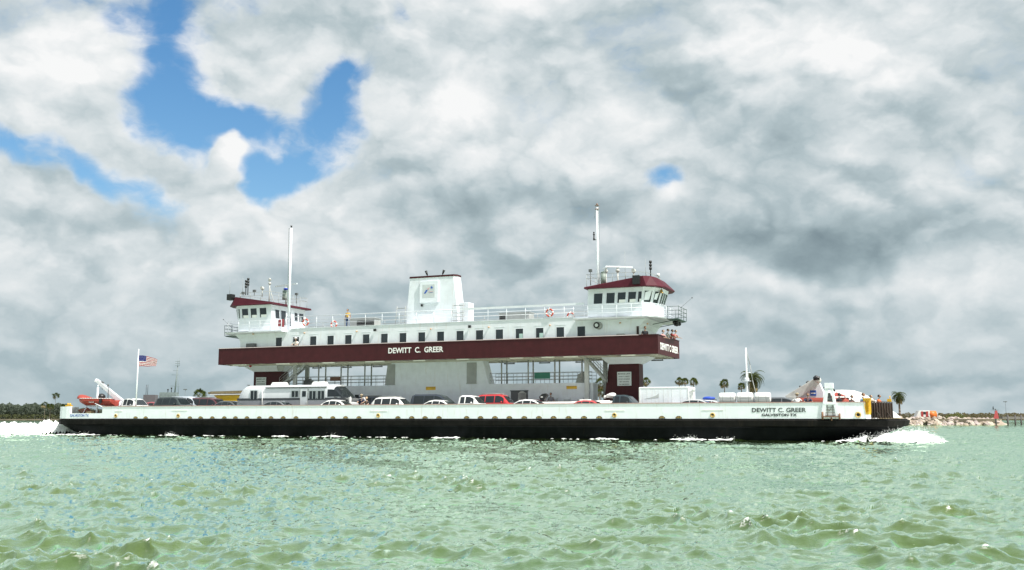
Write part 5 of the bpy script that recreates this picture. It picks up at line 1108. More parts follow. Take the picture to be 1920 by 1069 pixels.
def make_vehicle(name, kind, paint, label, cat, x, y, group=None, sz=1.0, roofrack=False, z=DZ):
    K = KINDS[kind]; L_, w = K['L'], K['w']; root = ship_thing(name, label, cat, x, y, z, 0, group)
    if sz != 1.0: root.scale = (1, 1, sz)
    top, belt = K['top'], K['belt']; mxt = max(t for _, t in top)
    def halfw(xx): e = min(xx, L_-xx); return w*(0.86+0.14*min(1, (max(e, 0)/0.6))**0.6)
    def topw(xx):
        t = interp(top, xx); f = max(0, (t-belt)/(mxt-belt)); return halfw(xx)*(1-0.05) - 0.20*f
    xs = sorted(set([0.0, L_]+[p[0] for p in top]+[L_*k/30 for k in range(31)]))
    rings = []
    for xx in xs:
        t = interp(top, xx); hw = halfw(xx); tw = topw(xx); bl = min(belt, t-0.06); lo = 0.30
        r = [(xx-L_/2, -hw*.93, lo), (xx-L_/2, -hw, lo+.18), (xx-L_/2, -hw, (lo+bl)/2), (xx-L_/2, -hw*.97, bl), (xx-L_/2, -tw, t-0.05), (xx-L_/2, -tw+.10, t)]
        rings.append(r+[(a, -b_, c) for a, b_, c in r[::-1]])
    b = MB(); b.smooth = True; b.loft(rings); body = b.build('body', paint, root)
    cx = L_/2
    def sidept(xx, v, sgn, off):      # v from belt (0) to roof edge (1)
        t = interp(top, xx)-0.05; bl = belt; y0 = halfw(xx)*.97; y1 = topw(xx); f = v
        return (xx-cx, sgn*(y0+(y1-y0)*f+off), bl+(t-bl)*f)
    for gi, (a, c) in enumerate(K['glass']):
        for sgn in (-1, 1):
            b = MB(); n = 6
            for k in range(n):
                xa, xb = a+(c-a)*k/n, a+(c-a)*(k+1)/n
                if interp(top, xa)-belt < .12 and interp(top, xb)-belt < .12: continue
                for v0, v1 in ((.08,.5),(.5,.90)): b._add([sidept(xa,v0,sgn,.012),sidept(xb,v0,sgn,.012),sidept(xb,v1,sgn,.012),sidept(xa,v1,sgn,.012)], [(0,1,2,3)])
            b.build('side_window', carglass, root)
    for nm, (a, c) in (('windscreen', K['ws']), ('rear_window', K['rw'])):
        b = MB(); n = 4; pr = []
        for k in range(n+1):
            xx = a+(c-a)*k/n; t = interp(top, xx); tw = topw(xx)-.14; pr.append([(xx-cx+(.006 if nm == 'windscreen' else -.006), yy, t+.010) for yy in (-tw, 0, tw)])
        for k in range(n):
            for j in range(2): b._add([pr[k][j], pr[k][j+1], pr[k+1][j+1], pr[k+1][j]], [(0,1,2,3)])
        b.build(nm, carglass, root)
    for wx in K['wheels']:
        for sgn in (-1, 1):
            b = MB(); b.tube((wx-cx, sgn*(w-.20), K['wr']), (wx-cx, sgn*(w+.012), K['wr']), K['wr'], n=20); wh = b.build('wheel', tyre, root)
            b = MB(); b.tube((wx-cx, sgn*(w+.0), K['wr']), (wx-cx, sgn*(w+.022), K['wr']), K['wr']*.62, n=14); b.build('rim', rimm, wh)
    for sgn in (-1, 1):
        gx = K['glass'][-1][1]-.15; b = MB(); b.ball((gx-cx, sgn*(w+.08), belt+.08), .10, .8, 1, .75, nu=8, nv=6); b.build('wing_mirror', paint, root)
        b = MB(); b.ball((L_-.10-cx, sgn*(w-.25), .72), .12, .6, 1.2, .6, nu=8, nv=6); b.build('headlight', sign_white, root)
        b = MB(); b.box(-cx-.008, -cx+.05, sgn*(w-.22)-.1, sgn*(w-.22)+.1, .78, .98); b.build('tail_light', mat('tail_red', (0.35,0.02,0.02), 0.3), root)
    b = MB(); b.box(L_-.02-cx, L_+.02-cx, -.5, .5, .45, .62); b.build('grille', blackm, root)
    if kind == 'pickup':
        b = MB(); b.box(.12-cx, 1.92-cx, -w+.12, w-.12, 1.101, 1.108); b.build('load_bed', dkgrey, root)
    if roofrack:
        b = MB()
        for sgn in (-1, 1): b.tube((.8-cx, sgn*.58, mxt+.05), (2.4-cx, sgn*.58, mxt+.05), .02); b.tube((.8-cx, sgn*.58, mxt-.02), (.8-cx, sgn*.58, mxt+.05), .02); b.tube((2.4-cx, sgn*.58, mxt-.02), (2.4-cx, sgn*.58, mxt+.05), .02)
        for xx in (1.0, 2.2): b.tube((xx-cx, -.58, mxt+.06), (xx-cx, .58, mxt+.06), .018)
        b.build('roof_rack', steel, root)
    return root
def paint(n, c, met=0.0): return mat('paint_'+n, c, 0.28, met, var=0.04, coat=0.7)
def veh(name, kind, pn, label, cat, pxc, y, pytop, col, rack=False, off=None):
    """pxc: photo column of the cabin's middle; pytop: row of the roof"""
    K = KINDS[kind]; ctr = {'sedan': 2.25, 'suv': 1.6, 'van': 2.0, 'pickup': 2.9}[kind] - K['L']/2
    x, zt = P(pxc, pytop, y); mxt = max(t for _, t in K['top'])
    s = (zt-DZ)/mxt; s = max(.88, min(1.2, s))
    return make_vehicle(name, kind, paint(pn, col), label, cat, x-ctr, y, 'vehicles on the car deck', s, rack)
L1, L2, L3 = -8.3, -5.2, -2.4
veh('pickup_truck','pickup','white','white pickup truck beside the flagpole, foremost at the stern','pickup truck',253,L1,747,(0.75,0.75,0.74))
veh('sedan','sedan','faded_red','faded red car in front of the barge cabin','car',292,L2,748,(0.30,0.05,0.06))
veh('pickup_truck','suv','dark_green','dark green sport utility vehicle left of the silver car','car',322,L1+.3,743.5,(0.02,0.03,0.03))
veh('sedan','van','pale_silver','silver-blue minivan with pale windscreen right of the dark green vehicle','minivan',352,L2,742.5,(0.45,0.50,0.55))
veh('minivan','van','dark_maroon','dark maroon minivan behind the dark grey hatchback','minivan',392,L2,746,(0.07,0.015,0.02),True)
veh('sedan','sedan','charcoal','dark grey sedan near the rear of the motorhome','car',430,L1,751.5,(0.06,0.065,0.07))
veh('sedan','sedan','slate','slate grey sedan parked alongside the silver motorhome','car',521,L1,751.5,(0.12,0.13,0.14))
veh('sedan','sedan','bright_white','white sedan in front of the motorhome cab','car',631,L1,749.5,(0.78,0.78,0.77))
veh('suv','suv','navy','navy sport utility vehicle behind the couple at the rail','car',697,L3,741.5,(0.015,0.02,0.045),True)
veh('suv','suv','white_two','white sport utility vehicle with roof rails below the left casing openings','car',732,L1,745,(0.80,0.80,0.79),True)
veh('van','van','dark_blue_grey','dark blue van under the left yellow sign','van',812,L2,739.5,(0.02,0.028,0.045))
veh('sedan','sedan','ivory','white sedan behind the white pickup, roof just above the rail','car',823,L1,750,(0.78,0.78,0.76))
veh('pickup_truck','pickup','white_three','white pickup truck with extended cab beside the red vehicle','pickup truck',884,L1,741.5,(0.80,0.80,0.79))
veh('suv','suv','bright_red','bright red sport utility vehicle with roof rack','car',925,L2,738.5,(0.50,0.02,0.025),True)
veh('sedan','sedan','pearl','white sedan under the hatch opening of the casing','car',992,L1,749,(0.76,0.76,0.75))
veh('sedan','sedan','oxblood','dark red sedan behind the small boat','car',1008,L3,746.5,(0.16,0.02,0.03))
veh('sedan','sedan','scarlet','red car with only its roof above the rail, left of the teal pickup','car',1102,L1,750.5,(0.55,0.06,0.06))
veh('pickup_truck','pickup','dark_teal','dark teal pickup truck towing the small boat, by the right pillar','pickup truck',1172,L2,740.5,(0.015,0.035,0.045))
veh('sedan','sedan','silver','silver sedan just right of the white box trailer','car',1303,L1,748.5,(0.42,0.43,0.44))
bl_car = veh('sedan','sedan','light_grey','pale grey sedan with a blue bundle on its roof','car',1328,L2,750.0,(0.50,0.52,0.53))
veh('sedan','van','graphite','graphite minivan at the right end of the life raft canisters','minivan',1456,L2,745.0,(0.10,0.11,0.12))
veh('sedan','sedan','wine','wine red sedan among the bow passengers','car',1475,L3,751.0,(0.22,0.03,0.04))
x, z = P(1328, 748.5, L2); b = MB(); b.ball((0,0,.12),.32,1.5,1,.5); b.ball((.3,.1,.14),.22,1.2,1,.5)
o = b.build('bundle', mat('blue_tarpaulin',(0.02,0.07,0.42),0.6)); o.location = W(x,L2,z-0.06); o.rotation_euler = (0,0,-TH); tag(o,'blue tarpaulin bundle tied on a pale grey car','bundle')

# motorhome
x0, x1 = P(458,740,L2)[0], P(665,740,L2)[0]; RL = x1-x0; RH = Z(560,722,L2)-DZ
rv = ship_thing('motorhome','long silver and white motorhome with rounded ends on the car deck','motorhome',(x0+x1)/2,L2,DZ,0,'vehicles on the car deck')
def rvw(t): e = min(t, RL-t); return 1.22*(0.80+0.20*min(1, e/0.9)**.5)
def rvt(t):
    if t < 1.3: return RH-1.05*(1-t/1.3)**2.1
    if t > RL-1.9: return RH-0.05-1.75*max(0,(t-RL+1.9)/1.9)**1.5
    return RH
rings = []
for k in range(41):
    t = RL*k/40; w_ = rvw(t); h = rvt(t); r = [(t-RL/2,-w_*.94,.45),(t-RL/2,-w_,.8),(t-RL/2,-w_,min(h-.5,1.9)),(t-RL/2,-w_*.97,h-.42),(t-RL/2,-w_*.86,h-.16),(t-RL/2,-w_*.6,h-.03),(t-RL/2,0,h)]
    rings.append(r+[(a,-b_,c) for a,b_,c in r[:-1][::-1]])
b = MB(); b.smooth = True; b.loft(rings); rvb = b.build('body', mat('motorhome_silver',(0.70,0.72,0.75),0.30,0.25,var=.05), rv)
bz = Z(560,751,L2)-DZ; bz2 = Z(560,747.5,L2)-DZ
b = MB(); b.box(-RL/2+.1, RL/2-.5, -1.24, -1.222, bz, bz2+.04); b.build('dark_stripe', mat('stripe_grey',(0.06,0.065,0.075),.4), rv)
b = MB(); b.box(-RL/2+.35, RL/2-.6, -1.235, -1.222, .5, bz-.02); b.build('lower_skirt', mat('skirt_grey',(0.30,0.31,0.34),.45), rv)
def rvx(px): return P(px,745,L2-1.2)[0]-(x0+x1)/2
def rvz(py, px=560): return Z(px,py,L2-1.2)-DZ
for (pa_, pb_, pya, pyb, n_) in ((470,483,748,731.5,2),(547,560,744.5,732.5,2),(580,593,748,733,2),(596,609,748,733,2)):
    xa, xb = rvx(pa_), rvx(pb_); b = MB(); b.box(xa,xb,-1.262,-1.225,rvz(pya),rvz(pyb)); wdw = b.build('window', carglass, rv)
    b = MB()
    for k in range(n_+1): xx = xa+(xb-xa)*k/n_; b.box(xx-.03,xx+.03,-1.28,-1.264,rvz(pya),rvz(pyb))
    b.box(xa,xb,-1.28,-1.264,rvz(pyb)-.03,rvz(pyb)+.04); b.build('window_frame', chrome, wdw)
b = MB(); b.box(rvx(563.5),rvx(577),-1.255,-1.224,.62,rvz(729.5)); dr_ = b.build('entry_door', MATS['motorhome_silver'], rv, bevel=.02); b = MB(); b.box(rvx(567),rvx(574),-1.27,-1.257,rvz(744),rvz(733.5)); b.build('door_window', carglass, dr_)
b = MB(); b.box(rvx(563),rvx(563.6),-1.27,-1.224,.62,rvz(729)); b.box(rvx(577),rvx(577.6),-1.27,-1.224,.62,rvz(729)); b.tube((rvx(575.5),-1.28,1.3),(rvx(575.5),-1.28,1.6),.02); b.build('door_trim', steel, dr_)
# cab glass: side + panoramic windscreen
b = MB()
def rvring(t, v): 
    w_ = rvw(t); h = rvt(t); return w_, h
ta = rvx(614)+RL/2; tb = min(rvx(640)+RL/2, RL-.55)
for k in range(6):
    t0, t1 = ta+(tb-ta)*k/6, ta+(tb-ta)*(k+1)/6
    def pt(t, f):
        w_ = rvw(t); h = rvt(t); zb_, zt_ = bz2+.12, min(h-.30, rvz(731)); return (t-RL/2+.004, -w_-.012+(.02 if f else 0), zb_+(max(zt_-zb_, .05))*f)
    b._add([pt(t0,0),pt(t1,0),pt(t1,1),pt(t0,1)],[(0,1,2,3)])
b.build('cab_window', carglass, rv)
b = MB(); pr = []
for k in range(7):
    t = RL-1.55+1.3*k/6; w_ = rvw(t)*.80; h = rvt(t); W_ = rvw(t); pr.append([(t-RL/2+.02, f*W_, h+dz_) for f, dz_ in ((-1.0,-.40),(-.89,-.14),(-.6,-.015),(0,.014),(.6,-.015),(.89,-.14),(1.0,-.40))])
for k in range(6):
    for j in range(6): b._add([pr[k][j],pr[k][j+1],pr[k+1][j+1],pr[k+1][j]],[(0,1,2,3)], True)
b.build('windscreen', carglass, rv)
b = MB(); t = RL-.75; b.hexa([(RL/2-1.5,-1.25,bz2-.1),(RL/2-.03,-1.05,bz2-.25),(RL/2-.03,1.05,bz2-.25),(RL/2-1.5,1.25,bz2-.1),(RL/2-1.5,-1.25,bz2+.11),(RL/2-.35,-1.12,bz2+.02),(RL/2-.35,1.12,bz2+.02),(RL/2-1.5,1.25,bz2+.11)]); b.build('cab_cowl', dkgrey, rv)
for (pa_, pb_) in ((512,537),(588,612)):
    b = MB(); xa, xb = P(pa_,722,L2)[0]-(x0+x1)/2, P(pb_,722,L2)[0]-(x0+x1)/2; b.hexa([(xa,-.45,RH-.02),(xb,-.45,RH-.02),(xb,.45,RH-.02),(xa,.45,RH-.02),(xa+.15,-.38,RH+.28),(xb-.12,-.38,RH+.28),(xb-.12,.38,RH+.28),(xa+.15,.38,RH+.28)]); b.build('roof_air_conditioner', letterw, rv, bevel=.05)
b = MB(); b.box(rvx(497),rvx(612),-1.30,-1.10,rvz(726)-.01,rvz(726)+.03); b.build('awning_rail', dkgrey, rv)
b = MB(); b.tube((rvx(493),-1.3,rvz(727)),(rvx(493),-1.3,.6),.04); b.build('awning_arm', letterw, rv)
for sgn in (-1,1):
    b = MB(); b.path([(RL/2-.2,sgn*1.0,1.85),(RL/2+.35,sgn*1.25,2.0),(RL/2+.38,sgn*1.28,1.3)],.03); b.box(RL/2+.28,RL/2+.36,sgn*1.28-.14,sgn*1.28+.14,1.35,1.95); b.build('mirror', letterw, rv)
b = MB(); b.hexa([(rvx(458)+.05,-.9,1.35),(rvx(458)+.12,-.9,1.35),(rvx(458)+.12,.9,1.35),(rvx(458)+.05,.9,1.35),(rvx(458)+.12,-.8,2.15),(rvx(458)+.2,-.8,2.15),(rvx(458)+.2,.8,2.15),(rvx(458)+.12,.8,2.15)]); b.build('rear_window', carglass, rv)
for k in range(5): b = MB(); b.tube((RL/2-1.28,-.35+k*.17,RH-.2+.02),(RL/2-1.22,-.35+k*.17,RH-.13+.06),.035); b.build('marker_lamp', MATS['cabinet_grey'] if 'cabinet_grey' in MATS else steel, rv)
for wx in (-3.2, 3.0):
    for sgn in (-1,1): b = MB(); b.tube((wx,sgn*.9,.42),(wx,sgn*1.236,.42),.42,n=20); wh = b.build('wheel', tyre, rv); b = MB(); b.tube((wx,sgn*1.22,.42),(wx,sgn*1.25,.42),.25,n=14); b.build('rim', rimm, wh)

# yellow utility truck with pipes on its rack
xa = P(408,745,L3)[0]; xb = P(462,745,L3)[0]; ut = ship_thing('utility_truck','yellow utility truck with hoses piled on its rack, behind the motorhome','truck',(xa+xb)/2,L3,DZ,0,'vehicles on the car deck'); UL = xb-xa
uz = lambda py: Z(430,py,L3)-DZ
b = MB(); b.prismy([(-UL/2+.8,.6),(UL/2+1.5,.6),(UL/2+1.5,uz(741.5)),(-UL/2+.3,uz(741.5)),(-UL/2+.8,uz(750))],-1.0,1.0); b.build('service_body', mat('truck_yellow',(0.75,0.48,0.02),.4,var=.12), ut, bevel=.03)
b = MB(); b.box(-UL/2-.1,UL/2+1.4,-1.1,1.1,uz(741),uz(739)); b.build('rack', letterw, ut)
b = MB()
for k in range(9): b.tube((-UL/2-.5+.1*(k%3),-.85+.2*k,uz(738)+.05+.07*(k%2)),(UL/2+1.2,-.85+.2*k,uz(737)+.08+.05*(k%3)),.10,n=8)
b.build('hose_bundle', MATS['tan_gear'], ut)
b = MB(); b.ball((-UL/2-.3,-.5,uz(737)),.14); b.build('beacon', letterw, ut)
b = MB(); b.hexa([(UL/2+1.55,-.95,.5),(UL/2+3.2,-.95,.5),(UL/2+3.2,.95,.5),(UL/2+1.55,.95,.5),(UL/2+1.55,-.85,1.9),(UL/2+2.6,-.85,1.9),(UL/2+2.6,.85,1.9),(UL/2+1.55,.85,1.9)]); b.build('cab', MATS['truck_yellow'], ut)
for wx in (-.6,UL/2+2.4):
    for sgn in (-1,1): b = MB(); b.tube((wx,sgn*.75,.42),(wx,sgn*1.02,.42),.42,n=18); b.build('wheel', tyre, ut)

# small boat on a trailer
xa = P(1022,752,L2)[0]; xb = P(1150,752,L2)[0]; bt = ship_thing('boat_on_trailer','low white boat with black outboard motor on a trailer behind the teal pickup','boat',(xa+xb)/2,L2,DZ,0); BL = xb-xa
zz = lambda py: Z(1080,py,L2)-DZ
b = MB(); rings = []
for k in range(15):
    t = k/14; xx = -BL/2+BL*t; w_ = 1.0*(1-max(0,(t-.55)/.45)**2.2)+.03; sh = zz(753.5)+.18*max(0,t-.4); kl = .62+.45*max(0,(t-.7)/.3)**2
    rings.append([(xx,-w_,sh),(xx,-w_*.85,kl+.25),(xx,0,kl),(xx,w_*.85,kl+.25),(xx,w_,sh),(xx,w_*.9,sh-.06),(xx,0,sh-.25),(xx,-w_*.9,sh-.06)])
b.smooth = True; b.loft(rings); b.build('hull', letterw, bt)
b = MB(); b.prismy([(-BL/2-.35,zz(751)),(-BL/2-.05,zz(751)),(-BL/2+.28,zz(741)),(-BL/2+.1,zz(737)),(-BL/2-.25,zz(738.5)),(-BL/2-.5,zz(744))],-.22,.22); b.tube((-BL/2-.15,0,zz(750)),(-BL/2-.3,0,.35),.09); b.build('outboard_motor', blackm, bt, bevel=.04)
b = MB(); b.box(-BL/2-.32,-BL/2-.12,-.232,-.225,zz(745),zz(743)); b.build('motor_stripe', letterw, bt)
b = MB(); b.box(.2,1.0,-.4,.4,zz(753),zz(749)); b.build('console', letterw, bt); b = MB()
for yy in (-.6,.6): b.tube((-BL/2+.3,yy,.5),(BL/2+.6,yy*.2,.5),.05)
b.tube((-.4,-1.0,.33),(-.4,1.0,.33),.05); b.build('trailer_frame', steel, bt)
for sgn in (-1,1): b = MB(); b.tube((-.4,sgn*.85,.33),(-.4,sgn*1.08,.33),.33,n=16); b.build('wheel', tyre, bt)
# white gear in the teal pickup's bed
x, z = P(1146, 742, L2); b = MB(); b.ball((0,0,0),.32,1.5,1,.6); b.ball((.1,0,.15),.2,1.6,1,.5); b.ball((-.55,0,-.1),.13); b.tube((-.5,.1,-.05),(.9,.1,-.2),.10)
o = b.build('scooter', letterw); o.location = W(x,L2,z); o.rotation_euler = (0,0,-TH); tag(o,'white covered scooter loaded on the teal pickup bed','scooter')

# white box trailer
y_ = -6.2; xa = P(1198,740,y_-1.2)[0]; xb = P(1292,740,y_-1.2)[0]; TL = xb-xa; tr = ship_thing('box_trailer','plain white box trailer with a small grey smudge right of the maroon pillar','trailer',(xa+xb)/2,y_,DZ,0,'vehicles on the car deck'); TZ = Z(1245,725.5,y_-1.2)-DZ
b = MB(); b.box(-TL/2,TL/2,-1.2,1.2,.6,TZ); bx = b.build('box_body', hullwhite, tr, bevel=.05)
b = MB()
for xx in (-TL/2+.06,TL/2-.06): b.box(xx-.05,xx+.05,-1.225,-1.203,.62,TZ-.06)
for z_ in (.64,TZ-.07): b.box(-TL/2+.12,TL/2-.12,-1.225,-1.203,z_-.03,z_+.03)
for k in range(1,6): b.box(-TL/2+TL*k/6-.012,-TL/2+TL*k/6+.012,-1.214,-1.203,.7,TZ-.12)
b.build('side_trim', letterw, bx)
sx_ = P(1229,745,y_-1.2)[0]-(xa+xb)/2; sz_ = Z(1229,745,y_-1.2)-DZ
b = MB(); b.prismy([(sx_+.15,sz_-.05),(sx_+.28,sz_),(sx_+.28,sz_+.32),(sx_+.1,sz_+.16),(sx_-.5,sz_-.04),(sx_-.9,sz_-.10)],-1.216,-1.206); b.build('side_smudge', MATS['cabinet_grey'], bx)
b = MB(); b.box(TL/2+.02,TL/2+.25,-1.0,-.5,.7,TZ-.35); b.tube((TL/2+.28,-1.0,TZ-.4),(TL/2+.28,-1.0,TZ-.05),.16); b.build('front_locker', letterw, tr)
b = MB(); b.tube((TL/2,0,.5),(TL/2+1.3,0,.5),.06); b.build('drawbar', dkgrey, tr)
for wx in (-.5,.4):
    for sgn in (-1,1): b = MB(); b.tube((wx,sgn*.95,.35),(wx,sgn*1.19,.35),.35,n=18); b.build('wheel', tyre, tr)

# life raft canisters on a rack
yc = -6.6; lbl = ['left of three white life raft canisters beside the bow mast','middle of three white life raft canisters beside the bow mast','right of three white life raft canisters, nearest the bow passengers']
rk = MB(); ra_, rb_ = P(1343,755,yc)[0], P(1450,755,yc)[0]; zr = Z(1400,755.5,yc)
for yy in (yc-.45,yc+.45):
    rk.tube((ra_,yy,zr-.05),(rb_,yy,zr-.05),.05)
    for k in range(6): xx = ra_+(rb_-ra_)*k/5; rk.tube((xx,yy,DZ),(xx,yy,zr),.04)
rk.build('raft_rack', steel, ferry)
for k, (pa_, pb_) in enumerate(((1349,1379),(1382,1412),(1416,1445))):
    xa, xb = P(pa_,748,yc)[0], P(pb_,748,yc)[0]; zt_ = Z(1400,740,yc); r_ = .40; t = ship_thing('life_raft_canister', lbl[k], 'life raft canister', (xa+xb)/2, yc, zr, 0, 'life raft canisters'); h = (xb-xa)/2
    ring = lambda xx, s_: [(xx, s_*r_*math.cos(a), r_+.02+s_*r_*math.sin(a)*1.0) for a in [2*math.pi*i/18 for i in range(18)]]
    b = MB(); b.smooth = True; b.loft([ring(-h,.82),ring(-h+.05,.97),ring(-h+.2,1),ring(h-.2,1),ring(h-.05,.97),ring(h,.82)]); b.build('shell', letterw, t)
    b = MB()
    for xx in (-h*.5,h*.5): b.loft([ring(xx-.012,1.008),ring(xx+.012,1.008)])
    b.box(-h*1.0,h*1.0,-r_*1.05,-r_*1.0,r_-.02,r_+.03); b.build('straps', steel, t)
b = MB(); x, z = P(1345,750,yc); b.box(x-.35,x-.1,yc-.3,yc+.3,z-.02,z+.04); b.build('rack_arm', dkgrey, ferry)

# rescue boat at the stern
y_ = -8.2; xa, xb = P(150,750,y_)[0], P(219,750,y_)[0]; RBL = xb-xa; rb = ship_thing('rescue_boat','open orange rescue boat with raised stern hood, hung at the ferry stern','boat',(xa+xb)/2,y_,0,0)
zz = lambda py: Z(180,py,y_); sheer = zz(748.5)
b = MB(); rings = []
for k in range(17):
    t = k/16; xx = -RBL/2+RBL*t; bf = min(1,(t/.22))**.55; w_ = .95*bf*(1-.12*max(0,(t-.6)/.4)); kl = zz(760)+.0-.12+(.55*(1-min(1,t/.28))**1.6); sh = sheer+.06*(1-t)+(.10 if t < .1 else 0)
    rings.append([(xx,-w_,sh),(xx,-w_*.80,(kl+sh)/2-.08),(xx,-.08,kl),(xx,.08,kl),(xx,w_*.80,(kl+sh)/2-.08),(xx,w_,sh),(xx,w_*.84,sh-.02),(xx,0,sh-.28),(xx,-w_*.84,sh-.02)])
b.smooth = True; b.loft(rings); hb = b.build('hull', orange, rb)
b = MB()
for k in range(16):
    for sgn in (0,5): a_, c_ = rings[k][sgn], rings[k+1][sgn]; b.tube((a_[0],a_[1],a_[2]+.02),(c_[0],c_[1],c_[2]+.02),.045,n=6)
b.build('gunwale', MATS['pale_pink_rail'], hb)
b = MB(); hx0, hx1 = -RBL/2+.02, -RBL/2+1.35; rr_ = []
for k in range(7):
    t = k/6; xx = hx0+(hx1-hx0)*t; hgt = .50*math.sin(math.pi*min(1,(t*.72+.28)))**.7*(1-.55*t); w_ = .30+.5*math.sin(math.pi*min(.5,t*.8+.1)); rr_.append([(xx, w_*math.cos(a), sheer+.05+hgt*math.sin(a)) for a in [math.pi*i/8 for i in range(9)]])
b.smooth = True; b.loft(rr_, closed=False, cap=False); o = b.build('hood', orange, rb); sm = o.modifiers.new('s','SOLIDIFY'); sm.thickness = .05
b = MB(); xc = P(190,745,y_)[0]-(xa+xb)/2; b.ball((xc,0,sheer+.22),.42,1,1,.85); b.build('engine_cover', blackm, rb)
b = MB(); xc2 = P(201,750,y_)[0]-(xa+xb)/2; b.box(xc2-.12,xc2+.2,-.98,-.93,zz(757),zz(748)); b.build('black_band', blackm, rb)
b = MB(); b.tube((P(203,735,y_)[0]-(xa+xb)/2,0,sheer),(P(203,735,y_)[0]-(xa+xb)/2,0,zz(727)),.04); b.build('boat_mast', dkgrey, rb)
xa2, za2 = -.35, zz(755.2); b = MB()
for k in range(5): b.box(xa2+.14*k,xa2+.14*k+.09,-.90,-.86,za2,za2+.09)
b.build('painted_mark', MATS['pale_pink_rail'], hb)
ck = MB(); ck.path([(P(160,757,y_)[0],y_-.6,DZ),(P(168,757,y_)[0],y_-.3,zz(761)),(P(200,757,y_)[0],y_-.3,zz(761)),(P(208,757,y_)[0],y_-.6,DZ)],.05); ck.path([(P(181,757,-9)[0],-9.2,zz(757)),(P(196,757,-9)[0],-9.2,zz(764))],.05); ck.build('boat_cradle', white, ferry)
# rescue boat at the bow, far side
y_ = 5.6; xa, xb = P(1498,750,y_)[0], P(1592,750,y_)[0]; r2 = ship_thing('rescue_boat','orange rescue boat with peaked canopy, behind the bow passengers','boat',(xa+xb)/2,y_,0,0); RB2 = xb-xa; sheer = Z(1540,746,y_)
b = MB(); rings = []
for k in range(15):
    t = k/14; xx = RB2/2-RB2*t; bf = min(1,(t/.22))**.55; w_ = .95*bf; kl = DZ+.5+(.45*(1-min(1,t/.28))**1.6); rings.append([(xx,-w_,sheer),(xx,-w_*.85,(kl+sheer)/2),(xx,0,kl),(xx,w_*.85,(kl+sheer)/2),(xx,w_,sheer),(xx,0,sheer-.2)])
b.smooth = True; b.loft(rings); b.build('hull', mat('brick_orange',(0.32,0.06,0.04),.5,var=.2), r2)
b = MB(); cxa, cxb = P(1559,750,y_)[0]-(xa+xb)/2, P(1588,750,y_)[0]-(xa+xb)/2; zc = Z(1573,743,y_); zp = Z(1573,735.5,y_); mid = (cxa+cxb)/2-.2
b._add([(cxa,-.9,zc),(cxb,-.9,zc),(cxb,.9,zc),(cxa,.9,zc),(mid,0,zp)],[(0,1,4),(1,2,4),(2,3,4),(3,0,4),(3,2,1,0)])
for xx in (cxa+.1,cxb-.1): b.tube((xx,-.85,sheer-.1),(xx,-.85,zc),.03)
b.build('canopy', orange, r2)

# life rings
def life_ring(px, py, y, label, rot=0):
    x, z = P(px, py, y); t = MB(); red, wh = 0, 1
    t.torus((0,0,0),.315,.075,'y',32,8, lambda i: 1 if (i % 8) < 2 else 0)
    root = ship_thing('life_ring', label, 'life ring', x, y, z, rot, 'life rings on the roof railing')
    t.build('ring', [mat('ring_red',(0.50,0.07,0.04),.5,var=.15), letterw], root)
    s = MB(); s.path([(-.2,-.05,-.22),(0,-.06,.05),(.2,-.05,-.22)],.012); s.tube((0,-.03,.33),(0,-.03,.46),.03); s.build('grab_line', letterw, root)
life_ring(573,604.5,-3.10,'life ring on the rail next to the left pilothouse')
life_ring(626,608.5,-2.2,'life ring low behind the rail left of the lookout in yellow')
life_ring(1030.5,586.5,-3.10,'life ring hung highest, right of the roof ventilator')
life_ring(1070,593,-2.2,'life ring half hidden beside the right pilothouse')
# life jackets / red gear behind the left wing rail
for k, px in enumerate((524,530.5)):
    x, z = P(px, 603, -2.6); b = MB(); b.hexa([(-.13,-.1,-.55),(.13,-.1,-.55),(.13,.1,-.55),(-.13,.1,-.55),(-.1,-.1,.1),(.12,-.1,.1),(.12,.1,.1),(-.1,.1,.1)]); b.ball((0,0,.12),.13)
    o = b.build('life_jacket', mat('faded_maroon_cloth',(0.20,0.03,0.035),.8), bevel=.03); o.location = W(x,-2.6,z); o.rotation_euler = (0,0,-TH+.2*k); tag(o, ('red life jacket hanging leftmost behind the left wing railing','red life jacket beside the foot of the left mast','red life jacket right of the left mast')[k],'life jacket','life jackets by the left pilothouse')

# ================================================================ PEOPLE
skins = [mat('skin_light',(0.42,0.28,0.21),.6,var=.06), mat('skin_tan',(0.30,0.16,0.10),.6,var=.06), mat('skin_dark',(0.10,0.055,0.035),.6,var=.06)]
def skinned(name, pts, edges, rad, m, sub=1):
    me = bpy.data.meshes.new(name); me.from_pydata(pts, edges, []); o = bpy.data.objects.new(name, me); C.objects.link(o)
    md = o.modifiers.new('skin','SKIN'); md.use_smooth_shade = True; md.branch_smoothing = 0.4
    sv = me.skin_vertices[0].data
    for i, r in enumerate(rad): sv[i].radius = (r, r) if not isinstance(r, tuple) else r; sv[i].use_root = (i == 0)
    s = o.modifiers.new('sub','SUBSURF'); s.levels = sub; s.render_levels = sub
    dg = bpy.context.evaluated_depsgraph_get(); nm = bpy.data.meshes.new_from_object(o.evaluated_get(dg)); bpy.data.objects.remove(o); bpy.data.meshes.remove(me)
    nm.name = name; nm.materials.clear(); nm.materials.append(m); return nm
